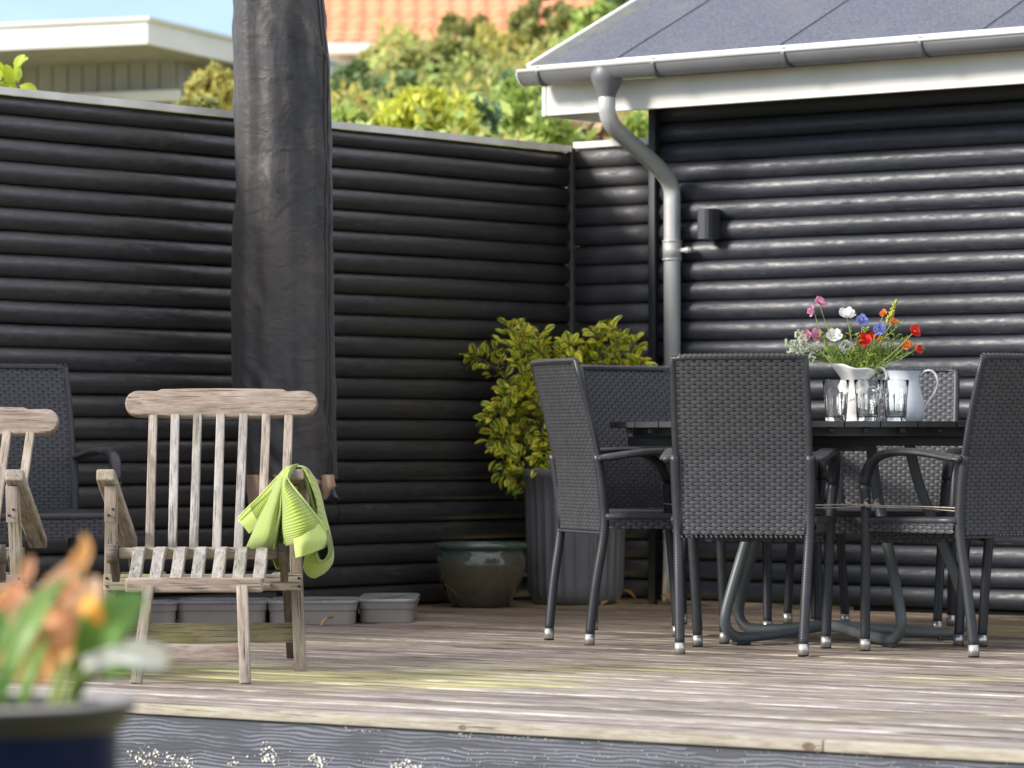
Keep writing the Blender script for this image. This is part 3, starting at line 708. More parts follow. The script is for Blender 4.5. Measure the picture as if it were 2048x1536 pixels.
# flower jug
JC = P(1709, 800, 12.08); JC.z = ZT
jug = thing('flower_jug', 'cream porcelain jug with wavy rim and faint pink pattern, holding the flowers', 'jug', JC)
jp = [(0, .0), (.038, .0), (.040, .006), (.036, .012), (.043, .03), (.050, .055), (.051, .08), (.045, .105), (.040, .120), (.043, .138), (.055, .155), (.068, .170), (.072, .178), (.069, .178), (.052, .155), (.039, .135), (.037, .12), (.045, .08), (.035, .02), (0, .015)]
def jm(i, r, z, a):
    k = max(0, (z-.12)/.06); s = -math.cos(a)          # spout towards -x
    return r*(1+.16*k*max(s, 0)**2+.05*k*math.sin(a*6)), z+k*(.006*s+.012*max(s, 0)**3-.010*max(0, math.cos(a-.2))+.004*math.sin(a*5))
v_, f_ = lathe(jp, 60, jm)
def porc_pattern():
    a = N('patterned_porcelain'); v = a.coord(rnd=False); s = a.n('ShaderNodeSeparateXYZ'); a.l(v, s.inputs[0])
    n1 = a.noise(v, 55, 4, .7)
    band = a.ramp(s.outputs[2], [(.05/1, g3(0)), (.065, g3(1)), (.125, g3(1)), (.14, g3(0))])
    k = a.math('MULTIPLY', a.ramp(n1, [(.55, g3(0)), (.60, g3(.8))]), band)
    a.col(a.mix(k, (.78, .76, .70), (.45, .22, .32))); a.set(Roughness=.2, Coat_Weight=.3); return a.m
link('jug_body', mk('jug_body', v_, f_, True), porc_pattern(), jug, Matrix.Translation(JC))
tube('handle', [JC+V((.058, 0, .160)), JC+V((.074, 0, .178)), JC+V((.094, 0, .172)), JC+V((.104, 0, .150)), JC+V((.094, 0, .125)), JC+V((.082, 0, .105)), JC+V((.083, 0, .085)), JC+V((.072, 0, .072)), JC+V((.046, 0, .075))], [(.007, .005)]*9, m_porc, jug, lat=(0, 1, 0), sm=5)
# pitcher
KC = P(1809, 800, 12.05); KC.z = ZT
pit = thing('pitcher', 'pale blue enamel pitcher with a big loop handle, right of the flower jug', 'pitcher', KC)
kp = [(0, 0), (.052, 0), (.057, .004), (.063, .022), (.0655, .045), (.0615, .075), (.053, .105), (.0475, .128), (.047, .140), (.051, .158), (.0545, .166), (.0555, .168), (.053, .168), (.045, .14), (.050, .105), (.060, .05), (.05, .01), (0, .008)]
def km(i, r, z, a):
    k = max(0, (z-.13)/.04); s = -math.cos(a-.3); return r*(1+.12*k*max(s, 0)**3), z
v_, f_ = lathe(kp, 48, km); link('pitcher_body', mk('pitcher_body', v_, f_, True), m_enam, pit, Matrix.Translation(KC))
v_, f_ = lathe([(.0548, .1665), (.0563, .1675), (.0565, .1695), (.0545, .1705), (.0525, .169)], 48, km); link('rolled_rim', mk('rolled_rim', v_, f_, True), m_lamp, pit, Matrix.Translation(KC))
tube('handle', [KC+V((.050, 0, .150)), KC+V((.064, 0, .163)), KC+V((.084, 0, .166)), KC+V((.100, 0, .154)), KC+V((.106, 0, .132)), KC+V((.101, 0, .105)), KC+V((.086, 0, .078)), KC+V((.070, 0, .056)), KC+V((.064, 0, .040))], [(.009, .004)]*9, m_enam, pit, lat=(0, 1, 0), sm=5)

# flowers
m_ferny = leafmat('feathery_green', [(.22, .36, .05), (.48, .58, .10), (.14, .28, .05)], .5, .35)
m_y = flat('yellow_centre', (.75, .6, .1))
colmat = {'pink': flat('pink_petal', (.72, .30, .50)), 'palepink': flat('pale_pink_petal', (.78, .42, .55)), 'white': flat('white_petal', (.95, .95, .93)), 'blue': flat('lilac_blue_petal', (.33, .38, .80)),
          'red': flat('red_petal', (.80, .045, .03)), 'orange': flat('orange_petal', (.85, .27, .07)), 'yel': flat('yellow_green_bud', (.62, .62, .12)), 'umb': flat('white_floret', (.80, .84, .68))}
MOUTH = P(1708, 746, 12.08)
def petal_mesh(mb, c, ax, n, L, Wd, cup, jit=.2, rot0=0):
    ax = V(ax).normalized(); s = ax.cross(V((0, 0, 1)) if abs(ax.z) < .9 else V((1, 0, 0))).normalized(); u = ax.cross(s)
    for k in range(n):
        a = rot0+2*PI*k/n+random.uniform(-jit, jit); d = s*math.cos(a)+u*math.sin(a); w = ax.cross(d)
        l = L*random.uniform(.85, 1.1); c2 = cup*random.uniform(.7, 1.3); vs_ = []
        for i, (f, ww) in enumerate(((.05, .15), (.35, .75), (.7, 1), (.92, .7), (1.02, .25))):
            q = c+d*(l*f*math.cos(c2*f))+ax*(l*f*math.sin(c2*f))+w*(random.uniform(-.12, .12)*Wd)+ax*(random.uniform(-.1, .1)*L*f)
            vs_ += [q-w*(Wd*ww)+ax*.002*ww, q-ax*.002*ww, q+w*(Wd*ww)+ax*.002*ww*random.uniform(0, 2)]
        fs = []
        for i in range(4):
            for j in (0, 1): fs.append((i*3+j, (i+1)*3+j, (i+1)*3+j+1, i*3+j+1))
        mb.add(vs_, fs)
def stem_to(head, parent, r=.0016, side=0.0, mat=None):
    m0 = MOUTH+V((random.uniform(-.025, .025), random.uniform(-.02, .02), -.04))
    mid = m0.lerp(head, .55)+V((side+(head.x-m0.x)*.05, 0, .012)); return tube('stem', [m0, mid, head], r, mat or m_gstem, parent, sm=6, ns=6)
FL = [('pink', 1638, 606, 'pink blossom at the very top left of the bouquet', 5, .019, (.5, -.5, .6), -.01),
      ('pink', 1627, 622, 'pink bud hanging just below the top left pink blossom', 4, .018, (-.7, -.2, .1), -.01),
      ('pink', 1612, 670, 'deeper pink open flower left of the pale pink one', 6, .017, (-.3, -1, .1), 0),
      ('palepink', 1633, 671, 'pale pink open flower on the left of the bouquet', 6, .018, (.1, -1, .2), 0),
      ('white', 1694, 632, 'largest white flower, topmost in the middle of the bouquet', 7, .024, (0, -.6, .8), 0),
      ('white', 1668, 673, 'white flower between the pale pink and drooping white ones', 6, .021, (-.2, -.9, .4), 0),
      ('white', 1694, 690, 'drooping white flower low in the middle of the bouquet', 7, .023, (0, -.8, -.5), 0),
      ('blue', 1724, 641, 'lilac blue flower right beside the topmost white flower', 8, .016, (.2, -.8, .3), 0),
      ('blue', 1758, 659, 'lilac blue flower below the orange florets', 9, .017, (.1, -.9, .2), 0),
      ('red', 1726, 681, 'large open red flower in the middle of the bouquet', 9, .020, (.05, -1, .25), 0),
      ('red', 1746, 671, 'small red flower behind the large open red one', 5, .015, (.3, -.9, .2), 0),
      ('orange', 1768, 628, 'orange floret high on the right, left of the yellow green spike', 4, .013, (-.5, -.5, .5), 0),
      ('orange', 1785, 645, 'orange floret just right of the yellow green spike', 4, .013, (.5, -.7, .3), 0),
      ('orange', 1761, 682, 'orange floret low between the red and blue flowers', 4, .011, (0, -1, .2), 0),
      ('red', 1828, 664, 'upper red flower at the right end of the bouquet', 6, .018, (.5, -.8, .4), .01),
      ('orange', 1813, 691, 'orange red flower at the right, left of the lowest red one', 6, .015, (0, -.8, .3), .01),
      ('red', 1834, 698, 'lowest red flower at the far right of the bouquet', 5, .015, (.8, -.6, .1), .01)]
for kd, px, py, lab, npt, Ls, ax, sd_ in FL:
    c = P(px, py, 12.08+random.uniform(-.05, .04)); fl = thing('cut_flower', lab, 'flower', MOUTH+V((0, 0, -.04)), 'cut flowers in the jug')
    mb = MB(); Ls *= 1.32; petal_mesh(mb, c, ax, npt, Ls, Ls*.45, .5 if kd != 'blue' else .2)
    petal_mesh(mb, c+V(ax).normalized()*.003, ax, max(3, npt-2), Ls*.7, Ls*.33, 1.0, rot0=.4)
    link('petals', mb.me('petals'), colmat[kd], fl)
    v_, f_ = sweep([c+V(ax).normalized()*.002, c+V(ax).normalized()*.007], .0035, ns=8); link('centre', mk('centre', v_, f_, True), m_y, fl)
    stem_to(c, fl, .0014, sd_)
# spike
fl = thing('flower_spike', 'tall yellow green flower spike rising at the right of the bouquet', 'flower', MOUTH+V((0, 0, -.04)), 'cut flowers in the jug')
st = catmull([MOUTH+V((.01, 0, -.04)), P(1745, 700, 12.08), P(1772, 650, 12.08), P(1794, 600, 12.06)], 8); v_, f_ = sweep(st, .0016, ns=6); link('stem', mk('stem', v_, f_, True), m_gstem, fl)
mb = MB()
for k in range(26):
    t = k/25; p = P(1776+18*t+random.uniform(-3, 3), 646-44*t, 12.07); petal_mesh(mb, p, (random.uniform(-.6, .6), -.3, 1), 3, .011*(1.1-.4*t), .004, 1.1)
link('buds', mb.me('buds'), colmat['yel'], fl)
# umbel
fl = thing('umbel_flower', 'white lacy umbel cluster at the lower left of the bouquet', 'flower', MOUTH+V((0, 0, -.04)), 'cut flowers in the jug')
mbf = MB(); mbs = MB()
for cx, cy, s in ((1580, 688, 13), (1598, 672, 12), (1606, 690, 14), (1584, 708, 13), (1600, 712, 14), (1622, 700, 14), (1634, 692, 11), (1618, 718, 12), (1606, 680, 10), (1592, 698, 12)):
    cc = P(cx, cy, 12.0+random.uniform(-.03, .03)); mbs.add(*sweep([P(1660, 726, 12.06), cc.lerp(P(1660, 726, 12.06), .3)+V((0, 0, -.004)), cc], .001, ns=5))
    for k in range(30):
        d = V((random.gauss(0, 1), random.gauss(0, 1), random.gauss(0, 1))).normalized()*(s/F*12*random.uniform(.45, 1.0))
        mbs.add(*sweep([cc, cc+d], .0004, ns=3)); petal_mesh(mbf, cc+d, d, 4, .0038, .0018, .3)
link('florets', mbf.me('florets'), colmat['umb'], fl); link('ray', mbs.me('ray'), m_gstem, fl)
tube('stem', [MOUTH+V((-.02, 0, -.04)), P(1680, 738, 12.07), P(1655, 724, 12.06)], .0016, m_gstem, fl, sm=5, ns=6)
# feathery foliage sprigs
def sprig(p0, p1, n, parent, spread=.022, mat=m_ferny):
    mb = MB(); st = catmull([p0, p0.lerp(p1, .5)+V((random.uniform(-.01, .01), 0, .01)), p1], 8); mb.add(*sweep(st, .0011, ns=5))
    for k in range(n):
        t = .25+.75*k/n; f = t*(len(st)-1); i = int(f); q = st[i].lerp(st[min(i+1, len(st)-1)], f-i)
        ax = (p1-p0).normalized(); d = (V((random.gauss(0, 1), random.gauss(0, .7), random.gauss(0, 1)))); d = (d-ax*d.dot(ax)).normalized()+ax*.7
        l = spread*random.uniform(.5, 1.1)*(1.15-.5*t); e = q+d.normalized()*l
        mb.add(*sweep([q, q.lerp(e, .5)+V((0, 0, .002)), e], [(.0015, .0009), (.0022, .0012), (.0006, .0005)], ns=4))
        for j in range(3):
            b = q.lerp(e, random.uniform(.4, .9)); e2_ = b+(d+V((random.gauss(0, .6), random.gauss(0, .6), random.gauss(0, .6)))).normalized()*l*.35
            mb.add(*sweep([b, e2_], [(.0015, .0008), (.0005, .0005)], ns=3))
    return link('feathery_foliage', mb.me('feathery_foliage'), mat, parent)
fo_ = thing('foliage_sprigs', 'feathery light green foliage filling the bouquet between the flowers', 'foliage', MOUTH+V((0, 0, -.04)))
for k, (px, py) in enumerate([(1640, 668), (1650, 690), (1662, 655), (1672, 700), (1680, 660), (1690, 712), (1700, 655), (1704, 700), (1714, 668), (1722, 704), (1733, 655), (1742, 700), (1752, 682), (1765, 698), (1775, 672), (1788, 690), (1798, 668), (1806, 643), (1800, 703), (1822, 690), (1818, 676), (1785, 712), (1640, 705), (1665, 714), (1850, 694), (1655, 715), (1675, 720), (1700, 722), (1720, 722), (1740, 716), (1757, 712), (1710, 690), (1690, 684), (1748, 690), (1770, 705), (1730, 690)]):
    sprig(MOUTH+V((random.uniform(-.03, .03), random.uniform(-.02, .02), -.03)), P(px, py, 12.08+random.uniform(-.06, .05)), 26, fo_)

# ================================================================== teak deckchairs
def deckchair(ox, oy, label, hz=.771, hy=.70, extra=0):
    O = V((ox, oy, 0)); q = lambda x, y, z: O+V((x, y, z))
    t = thing('teak_deckchair', label, 'deckchair', O, 'teak deckchairs side by side')
    # headrest: a shaped board
    lean = math.atan2(.47, .16)   # back slope
    hw, hh, tk = .292, .0455, .030
    out = []
    def arc(cx, cy, r, a0, a1, n): return [(cx+r*math.cos(a), cy+r*math.sin(a)) for a in np.linspace(a0, a1, n)]
    out += arc(-hw+.040, -.004, .040, PI*1.5, PI*.5, 9)
    out += [(-hw+.095, .036), (-hw+.108, .0425), (-.09, .046), (0, .047), (.09, .046), (hw-.108, .0425), (hw-.095, .036)]
    out += arc(hw-.040, -.004, .040, PI*.5, -PI*.5, 9)
    out += [(.12, -.046), (0, -.047), (-.12, -.046)]
    bm = bmesh.new(); vv = [bm.verts.new((x, -tk/2, z)) for x, z in out]; f = bm.faces.new(vv)
    r_ = bmesh.ops.extrude_face_region(bm, geom=[f]); bmesh.ops.translate(bm, vec=(0, tk, 0), verts=[g for g in r_['geom'] if isinstance(g, bmesh.types.BMVert)])
    bmesh.ops.recalc_face_normals(bm, faces=bm.faces); bmesh.ops.bevel(bm, geom=[e for e in bm.edges if abs(e.verts[0].co.y-e.verts[1].co.y) < 1e-5], offset=.006, segments=3, affect='EDGES', profile=.5)
    for v in bm.verts: v.co.y += .012*(1-(v.co.x/.3)**2)
    me = bpy.data.meshes.new('headrest'); bm.to_mesh(me); bm.free(); me.polygons.foreach_set('use_smooth', [True]*len(me.polygons))
    hc = q(-.006, hy, hz); ang = -R(20)
    hd = link('headrest', me, m_headrest, t, Matrix.Translation(hc) @ Matrix.Rotation(ang, 4, 'X'))
    b0 = V((0, .34, .335)); top = V((0, hy-.005, hz-.03))
    for k in range(7):
        xt = -.214+.0688*k+random.uniform(-.002, .002); xb = -.19+.0655*k+random.uniform(-.002, .002)
        bar('back_slat', q(xb, b0.y, b0.z), q(xt, top.y, top.z), .026, .016, m_teakb if k in (1, 2, 3, 4) else m_teak, t, up=V((0, -1, .4)), bev=.003)
    bar('back_rail', q(-.24, .34, .325), q(.235, .34, .325), .03, .035, m_teak, t)
    # arms
    for s in (-1, 1):
        pa = q(s*.268, -.13, .560); pb = q(s*.262-.002, .47, .352)
        bar('armrest', pa, pb, .052, .034, m_teak, t, bev=.007, seg=3)
        # post / front frame leg, slightly leaning, with a darker bracket block
        bar('frame_leg', q(s*.272, .015, 0), q(s*.256, -.075, .535), .034, .030, m_teak, t, up=V((0, 1, 0)), bev=.003)
        bk = bar('hinge_block', q(s*.258, -.094, .425), q(s*.2565, -.100, .528), .033, .010, m_headrest, t, up=V((0, 1, 0)), bev=.002)
        for zz in (.445, .462): tube('screw', [q(s*.256+(.006 if zz > .45 else -.006), -.1005, zz), q(s*.256+(.006 if zz > .45 else -.006), -.107, zz)], .0035, m_dark, bk, ns=10)
        bar('rear_leg', q(s*.215, .62, 0), q(s*.222, .20, .33), .036, .024, m_teakd, t, up=V((0, 1, .6)), bev=.004)
        bar('seat_rail', q(s*.225, -.02, .262), q(s*.225, .42, .245), .025, .04, m_teak, t)
    ap = bar('apron', q(-.281, -.052, .254), q(.281, -.052, .254), .020, .046, m_teak, t, bev=.002)
    for sx in (-1, 1):
        for zz in (.243, .266): tube('screw', [q(sx*.272, -.060, zz), q(sx*.272, -.0645, zz)], .0038, m_dark, ap, ns=10)
    bar('stretcher', q(-.255, .03, .107), q(.255, .03, .107), .018, .056, m_teakg, t, bev=.002)
    for k in range(7): bar('seat_slat', q(-.165+.0575*k, -.10, .243), q(-.16+.0575*k, .40, .262), .028, .014, m_teakg if k % 2 else m_teak, t, bev=.003)
    # folded footrest
    cb = bar('footrest_bar', q(-.222, -.205, .341), q(.222, -.205, .341), .026, .030, m_teak, t, bev=.003)
    for s in (-1, 1):
        tube('knob', [q(s*.224, -.215, .340), q(s*.254, -.215, .340)], .0275, m_teakd, cb, ns=18)
        bar('knob_bracket', q(s*.238, -.205, .335), q(s*.236, -.14, .268), .022, .03, m_teakd, cb)
    for k in range(7):
        xt = -.158+.0568*k; xb = -.150+.0563*k
        pts = [q(xt, -.215, .3535), q(xt, -.27, .352), q((xt+xb)/2, -.35, .338), q(xb, -.43, .312), q(xb, -.50, .276)]
        pts = catmull(pts, 4); vs_ = []; fs = []
        for i, p in enumerate(pts):
            tg = (pts[min(i+1, len(pts)-1)]-pts[max(i-1, 0)]).normalized(); nn = V((1, 0, 0)).cross(tg).normalized(); wd = .0158
            if nn.z < 0: nn = -nn
            th_ = .008+.014*math.sin(PI*i/(len(pts)-1))
            vs_ += [p+V((-wd, 0, 0))-nn*th_, p+V((wd, 0, 0))-nn*th_, p+V((wd, 0, 0))+nn*.004, p+V((wd-.002, 0, 0))+nn*.006, p+V((-wd+.002, 0, 0))+nn*.006, p+V((-wd, 0, 0))+nn*.004]
        for i in range(len(pts)-1):
            for j in range(6): fs.append((i*6+j, i*6+(j+1) % 6, (i+1)*6+(j+1) % 6, (i+1)*6+j))
        fs += [tuple(range(5, -1, -1)), tuple(range((len(pts)-1)*6, len(pts)*6))]
        # local X along the slat so the grain follows it
        MM = frame(q(xb, -.36, .32), V((0, -1, -.3))); Mi = MM.inverted()
        link('footrest_slat', mk('footrest_slat', [Mi @ v for v in vs_], fs), m_teakb, t, MM)
    bar('footrest_rail', q(-.172, -.508, .264), q(.200, -.508, .264), .028, .040, m_headrest, t, bev=.007, seg=3)
    for xb, xt in ((-.137, -.108), (.157, .145)):
        bar('footrest_leg', q(xb, -.57, 0), q(xt, -.52, .262), .030, .024, m_teak, t, up=V((0, 1, 0)), bev=.003)
    bar('footrest_stretcher', q(-.125, -.53, .082), q(.148, -.53, .082), .016, .045, m_headrest, t, bev=.002)
    return t
deckchair(-.875, 10.6, 'weathered teak deckchair with a lime green towel over its right arm')
deckchair(-1.662, 10.56, 'weathered teak deckchair cut off by the left edge of the photo', .716, .76)

# towel --------------------------------------------------------------
def towel_mat(name, c, ribs, scale=1, ax='X'):
    a = N(name); uv = a.n('ShaderNodeUVMap'); wv = a.n('ShaderNodeTexWave', bands_direction=ax, wave_profile='SIN')
    wv.inputs['Scale'].default_value = ribs; wv.inputs['Distortion'].default_value = .4; wv.inputs['Detail'].default_value = 1; a.l(uv.outputs[0], wv.inputs[0])
    nz = a.noise(a.coord(rnd=False), 420, 3, .7)
    a.col(a.mix(a.math('MULTIPLY', a.ramp(nz, [(.4, g3(0)), (.6, g3(1))]), .35), c, tuple(x*.7 for x in c)))
    a.set(Roughness=.95, Sheen_Weight=.4, Specular_IOR_Level=.1)
    a.bump(a.math('ADD', a.math('MULTIPLY', wv.outputs['Fac'], 1.0 if ribs else 0.0), a.math('MULTIPLY', nz, .4)), .8, .0028 if ribs else .0015); return a.m
LIME = (.35, .45, .075)
m_tw1 = towel_mat('lime_towel_ribbed', LIME, 9, ax='Y'); m_tw2 = towel_mat('lime_towel_fine', (.41, .51, .12), 11, ax='X'); m_twh = towel_mat('lime_towel_hem', (.52, .64, .18), 0)
def sheet(name, rows, mat, parent, n=8, thick=.003, M_=Matrix()):
    """rows of control points (px,py,Y), smoothed both ways, given real thickness"""
    R_ = [catmull([P(*c) for c in r], n) for r in rows]
    m = len(R_[0]); cols = [catmull([R_[j][i] for j in range(len(R_))], n) for i in range(m)]
    k = len(cols[0]); vs_ = [cols[i][j] for i in range(m) for j in range(k)]
    fs = [(i*k+j, (i+1)*k+j, (i+1)*k+j+1, i*k+j+1) for i in range(m-1) for j in range(k-1)]
    me = mk(name, vs_, fs, True); uv = me.uv_layers.new(name='UVMap')
    for p in me.polygons:
        for li in p.loop_indices:
            vi = me.loops[li].vertex_index; uv.data[li].uv = ((vi//k)/(m-1), (vi % k)/(k-1))
    o = link(name, me, mat, parent); md = o.modifiers.new('thickness', 'SOLIDIFY'); md.thickness = thick; md.offset = 0; return o
tw = thing('towel', 'lime green ribbed towel draped over the right arm of the teak deckchair', 'towel', P(590, 940, 10.45))
# 1 back left flap, ribbed, ending in a plain corner
sheet('left_fold', [[(592, 934, 10.48), (575, 938, 10.46), (562, 948, 10.44)], [(560, 952, 10.47), (556, 966, 10.43), (552, 980, 10.43)], [(520, 990, 10.44), (527, 1006, 10.42), (534, 1024, 10.42)], [(500, 1013, 10.43), (508, 1030, 10.42), (518, 1046, 10.42)]], m_tw1, tw)
sheet('left_hem', [[(501, 1012, 10.43), (510, 1031, 10.42), (521, 1048, 10.42)], [(486, 1027, 10.43), (494, 1043, 10.42), (508, 1060, 10.42)], [(475, 1039, 10.43), (484, 1049, 10.42), (499, 1068, 10.42)]], m_twh, tw)
# 2 the fine ribbed middle flap that hangs down to the bar
sheet('middle_fold', [[(590, 930, 10.42), (575, 932, 10.38), (566, 940, 10.40), (556, 952, 10.42)], [(573, 975, 10.36), (560, 978, 10.33), (548, 985, 10.36), (540, 992, 10.39)], [(562, 1030, 10.34), (545, 1032, 10.31), (530, 1036, 10.34), (516, 1040, 10.38)], [(553, 1075, 10.33), (535, 1076, 10.31), (515, 1076, 10.34), (500, 1078, 10.38)], [(548, 1098, 10.38), (530, 1099, 10.37), (508, 1099, 10.38), (490, 1100, 10.40)]], m_tw2, tw)
# 2b dark inner fold between the two
sheet('inner_fold', [[(564, 975, 10.42), (568, 975, 10.44), (574, 975, 10.42)], [(556, 1040, 10.41), (562, 1040, 10.45), (570, 1042, 10.41)], [(548, 1097, 10.42), (558, 1096, 10.46), (570, 1095, 10.42)], [(546, 1120, 10.42), (556, 1140, 10.46), (566, 1122, 10.42)]], m_tw1, tw)
# 3 main front flap, wide ribs on the slant
sheet('front_fold', [[(597, 928, 10.42), (588, 929, 10.37), (575, 934, 10.36), (566, 945, 10.38)], [(578, 962, 10.34), (573, 968, 10.31), (567, 975, 10.30), (563, 985, 10.35)], [(608, 1000, 10.32), (595, 1005, 10.27), (580, 1012, 10.26), (564, 1022, 10.33)], [(640, 1042, 10.31), (618, 1050, 10.25), (592, 1058, 10.25), (566, 1064, 10.32)], [(650, 1056, 10.32), (622, 1072, 10.27), (596, 1084, 10.26), (572, 1092, 10.33)]], m_tw1, tw, n=9)
sheet('front_hem', [[(642, 1044, 10.30), (618, 1062, 10.25), (598, 1074, 10.24), (588, 1078, 10.27)], [(656, 1078, 10.30), (628, 1082, 10.25), (604, 1090, 10.24), (589, 1092, 10.27)], [(652, 1094, 10.31), (630, 1103, 10.27), (606, 1112, 10.26), (592, 1116, 10.28)]], m_twh, tw)
# 4 outer right fall with the rolled lower end
sheet('right_fold', [[(592, 931, 10.44), (604, 932, 10.50), (614, 936, 10.56), (622, 945, 10.60)], [(612, 945, 10.37), (624, 952, 10.44), (633, 965, 10.50), (639, 980, 10.58)], [(634, 1010, 10.35), (643, 1014, 10.42), (650, 1026, 10.48), (653, 1040, 10.56)], [(628, 1060, 10.36), (645, 1064, 10.38), (660, 1074, 10.44), (665, 1090, 10.52)], [(612, 1105, 10.38), (636, 1108, 10.39), (658, 1112, 10.44), (666, 1122, 10.50)], [(606, 1132, 10.40), (626, 1140, 10.41), (645, 1142, 10.44), (652, 1143, 10.48)], [(612, 1148, 10.42), (620, 1154, 10.43), (628, 1156, 10.44), (634, 1154, 10.46)]], m_tw1, tw)
sheet('inner_strip', [[(606, 934, 10.42), (614, 938, 10.40), (620, 945, 10.42)], [(616, 985, 10.40), (622, 990, 10.37), (630, 995, 10.42)], [(628, 1030, 10.38), (636, 1034, 10.36), (644, 1036, 10.42)]], m_tw2, tw)
mb = MB()
for r_ in (0, 1):
    pts = [P(650, 1062, 10.30), P(656, 1085, 10.29), P(658, 1105, 10.29), P(650, 1120, 10.29), P(640, 1122, 10.29), P(634, 1112, 10.29), P(634, 1100, 10.30), P(640, 1088, 10.30)]
    pts = catmull(pts, 6)
vs_ = []; 
for p in pts: vs_ += [p, p+V((0, .16, 0))]
fs = [(2*i, 2*i+2, 2*i+3, 2*i+1) for i in range(len(pts)-1)]
me = mk('rolled_end', vs_, fs, True); me.uv_layers.new(name='UVMap'); o = link('rolled_end', me, m_tw2, tw); md = o.modifiers.new('thickness', 'SOLIDIFY'); md.thickness = .006; md.offset = 0
# stitched edge piping
def piping(pp, r=.0024): 
    v_, f_ = sweep(catmull([P(*c) for c in pp], 6), r, ns=6); link('seam', mk('seam', v_, f_, True), m_twh, tw)
piping([(584, 934, 10.37), (575, 948, 10.33), (578, 962, 10.32), (608, 1000, 10.30), (640, 1042, 10.29), (652, 1062, 10.30)])
piping([(566, 945, 10.37), (562, 985, 10.33), (560, 1022, 10.32), (552, 1060, 10.32), (547, 1098, 10.36)])
piping([(556, 952, 10.42), (520, 992, 10.42), (497, 1014, 10.42), (475, 1038, 10.42)])

# ================================================================== parasol
UC = V(((566-1024)/F*13.72, 13.72, 0)); 
um = thing('parasol', 'closed garden parasol in a wrinkled charcoal cover', 'parasol', UC)
def cover():
    vs_ = []; fs = []; ns = 72; zs = np.linspace(.52, 2.75, 180)
    lobes = [(random.uniform(0, 2*PI), random.uniform(.5, 2.75), random.uniform(.10, .35), random.uniform(.012, .06), random.uniform(-.020, .016)) for _ in range(230)]
    for z in zs:
        px_l = np.interp(EYE+0*z+0, [0], [0])
        yy = 885-(z-EYE)*F/13.72
        l = np.interp(yy, [-300, 0, 100, 150, 230, 330, 400, 460, 560, 700, 800, 955], [470, 463, 465, 467, 469, 470, 470, 463, 462, 463, 466, 490])
        r = np.interp(yy, [-300, 0, 60, 120, 230, 300, 400, 560, 700, 800, 955], [630, 645, 650, 657, 660, 661, 662, 664, 666, 668, 671])
        cx = ((l+r)/2-1024)/F*13.72; rw = (r-l)/2/F*13.72
        for k in range(ns):
            a = 2*PI*k/ns; d = 0
            for (la, lz, wa, wz, am) in lobes:
                da = (a-la+PI) % (2*PI)-PI; q = (da/wa)**2+((z-lz+da*.25)/wz)**2
                if q < 6: d += am*math.exp(-q)
            d += .006*math.sin(3*a+z*.9)+.006*math.sin(7*a-z*.7+1)+.004*math.sin(13*a+.8*math.sin(z*2.2))
            rr = rw+d*(.4+.6*abs(math.sin(a)))
            vs_.append((cx+rr*math.cos(a), UC.y+(rw*.86+d)*math.sin(a), z))
    for i in range(len(zs)-1):
        for k in range(ns): k2 = (k+1) % ns; fs.append((i*ns+k, i*ns+k2, (i+1)*ns+k2, (i+1)*ns+k))
    return mk('cover', vs_, fs, True), vs_, ns, len(zs)
cme, cv, cns, cnz = cover()
co = link('cover', cme, m_cover, um); md = co.modifiers.new('thickness', 'SOLIDIFY'); md.thickness = .003
kz = int(.935*cns)
mb = MB()
seam = [V(cv[i*cns+kz]) for i in range(cnz)]; mb.add(*sweep([p+V((.002, -.003, 0)) for p in seam], .0035, ns=6))
seam2 = [V(cv[i*cns+kz+2]) for i in range(cnz)]; mb.add(*sweep([p+V((.002, -.003, 0)) for p in seam2], .0028, ns=6))
link('zip_seam', mb.me('zip_seam'), plain('zip_tape', (.05, .048, .048), rough=.4), co)
hemv = [V(cv[k]) for k in range(cns)]+[V(cv[0])]; link('hem', mk('hem', *sweep(hemv, .005, ns=6), True), m_cover, co)
for (a0, b0, a1, b1, nm) in ((492, 950, 530, 1012, 0), (640, 950, 668, 1000, 1), (520, 950, 600, 985, 2), (600, 950, 645, 990, 3)):
    cx = (a0+a1)/2; 
    sheet('canopy_fold', [[(a0, b0, 13.64), (cx, b0, 13.56+.04*(nm % 2)), (a1, b0, 13.66)], [(a0+2, (b0+b1)/2, 13.64), (cx+4, (b0+b1)/2, 13.58), (a1+2, (b0+b1)/2-6, 13.66)], [(a0+6, b1, 13.66), (cx, b1-4, 13.62), (a1-12 if nm != 1 else a1+4, b1-14 if nm != 1 else b1-30, 13.68)]], m_canopy, um)
sheet('blue_tab', [[(660, 975, 13.62), (668, 980, 13.6), (672, 992, 13.62)], [(664, 992, 13.62), (672, 994, 13.6), (679, 998, 13.62)]], plain('slate_blue_cloth', (.12, .17, .24)), um)
tube('pull_cord', [P(660, 1000, 13.62), P(672, 1008, 13.6), P(680, 1025, 13.6), P(672, 1040, 13.62), P(662, 1036, 13.62)], .003, m_dark, um, sm=5, ns=6)
tube('pole', [UC+V((0, 0, .02)), UC+V((0, 0, 2.6))], .026, m_tframe, um, ns=16)
bar('base_plate', UC+V((-.45, 0, .012)), UC+V((.40, 0, .012)), .05, .02, m_tframe, um)
bar('base_plate', UC+V((.02, -.3, .013)), UC+V((.02, .24, .013)), .05, .018, m_tframe, um)
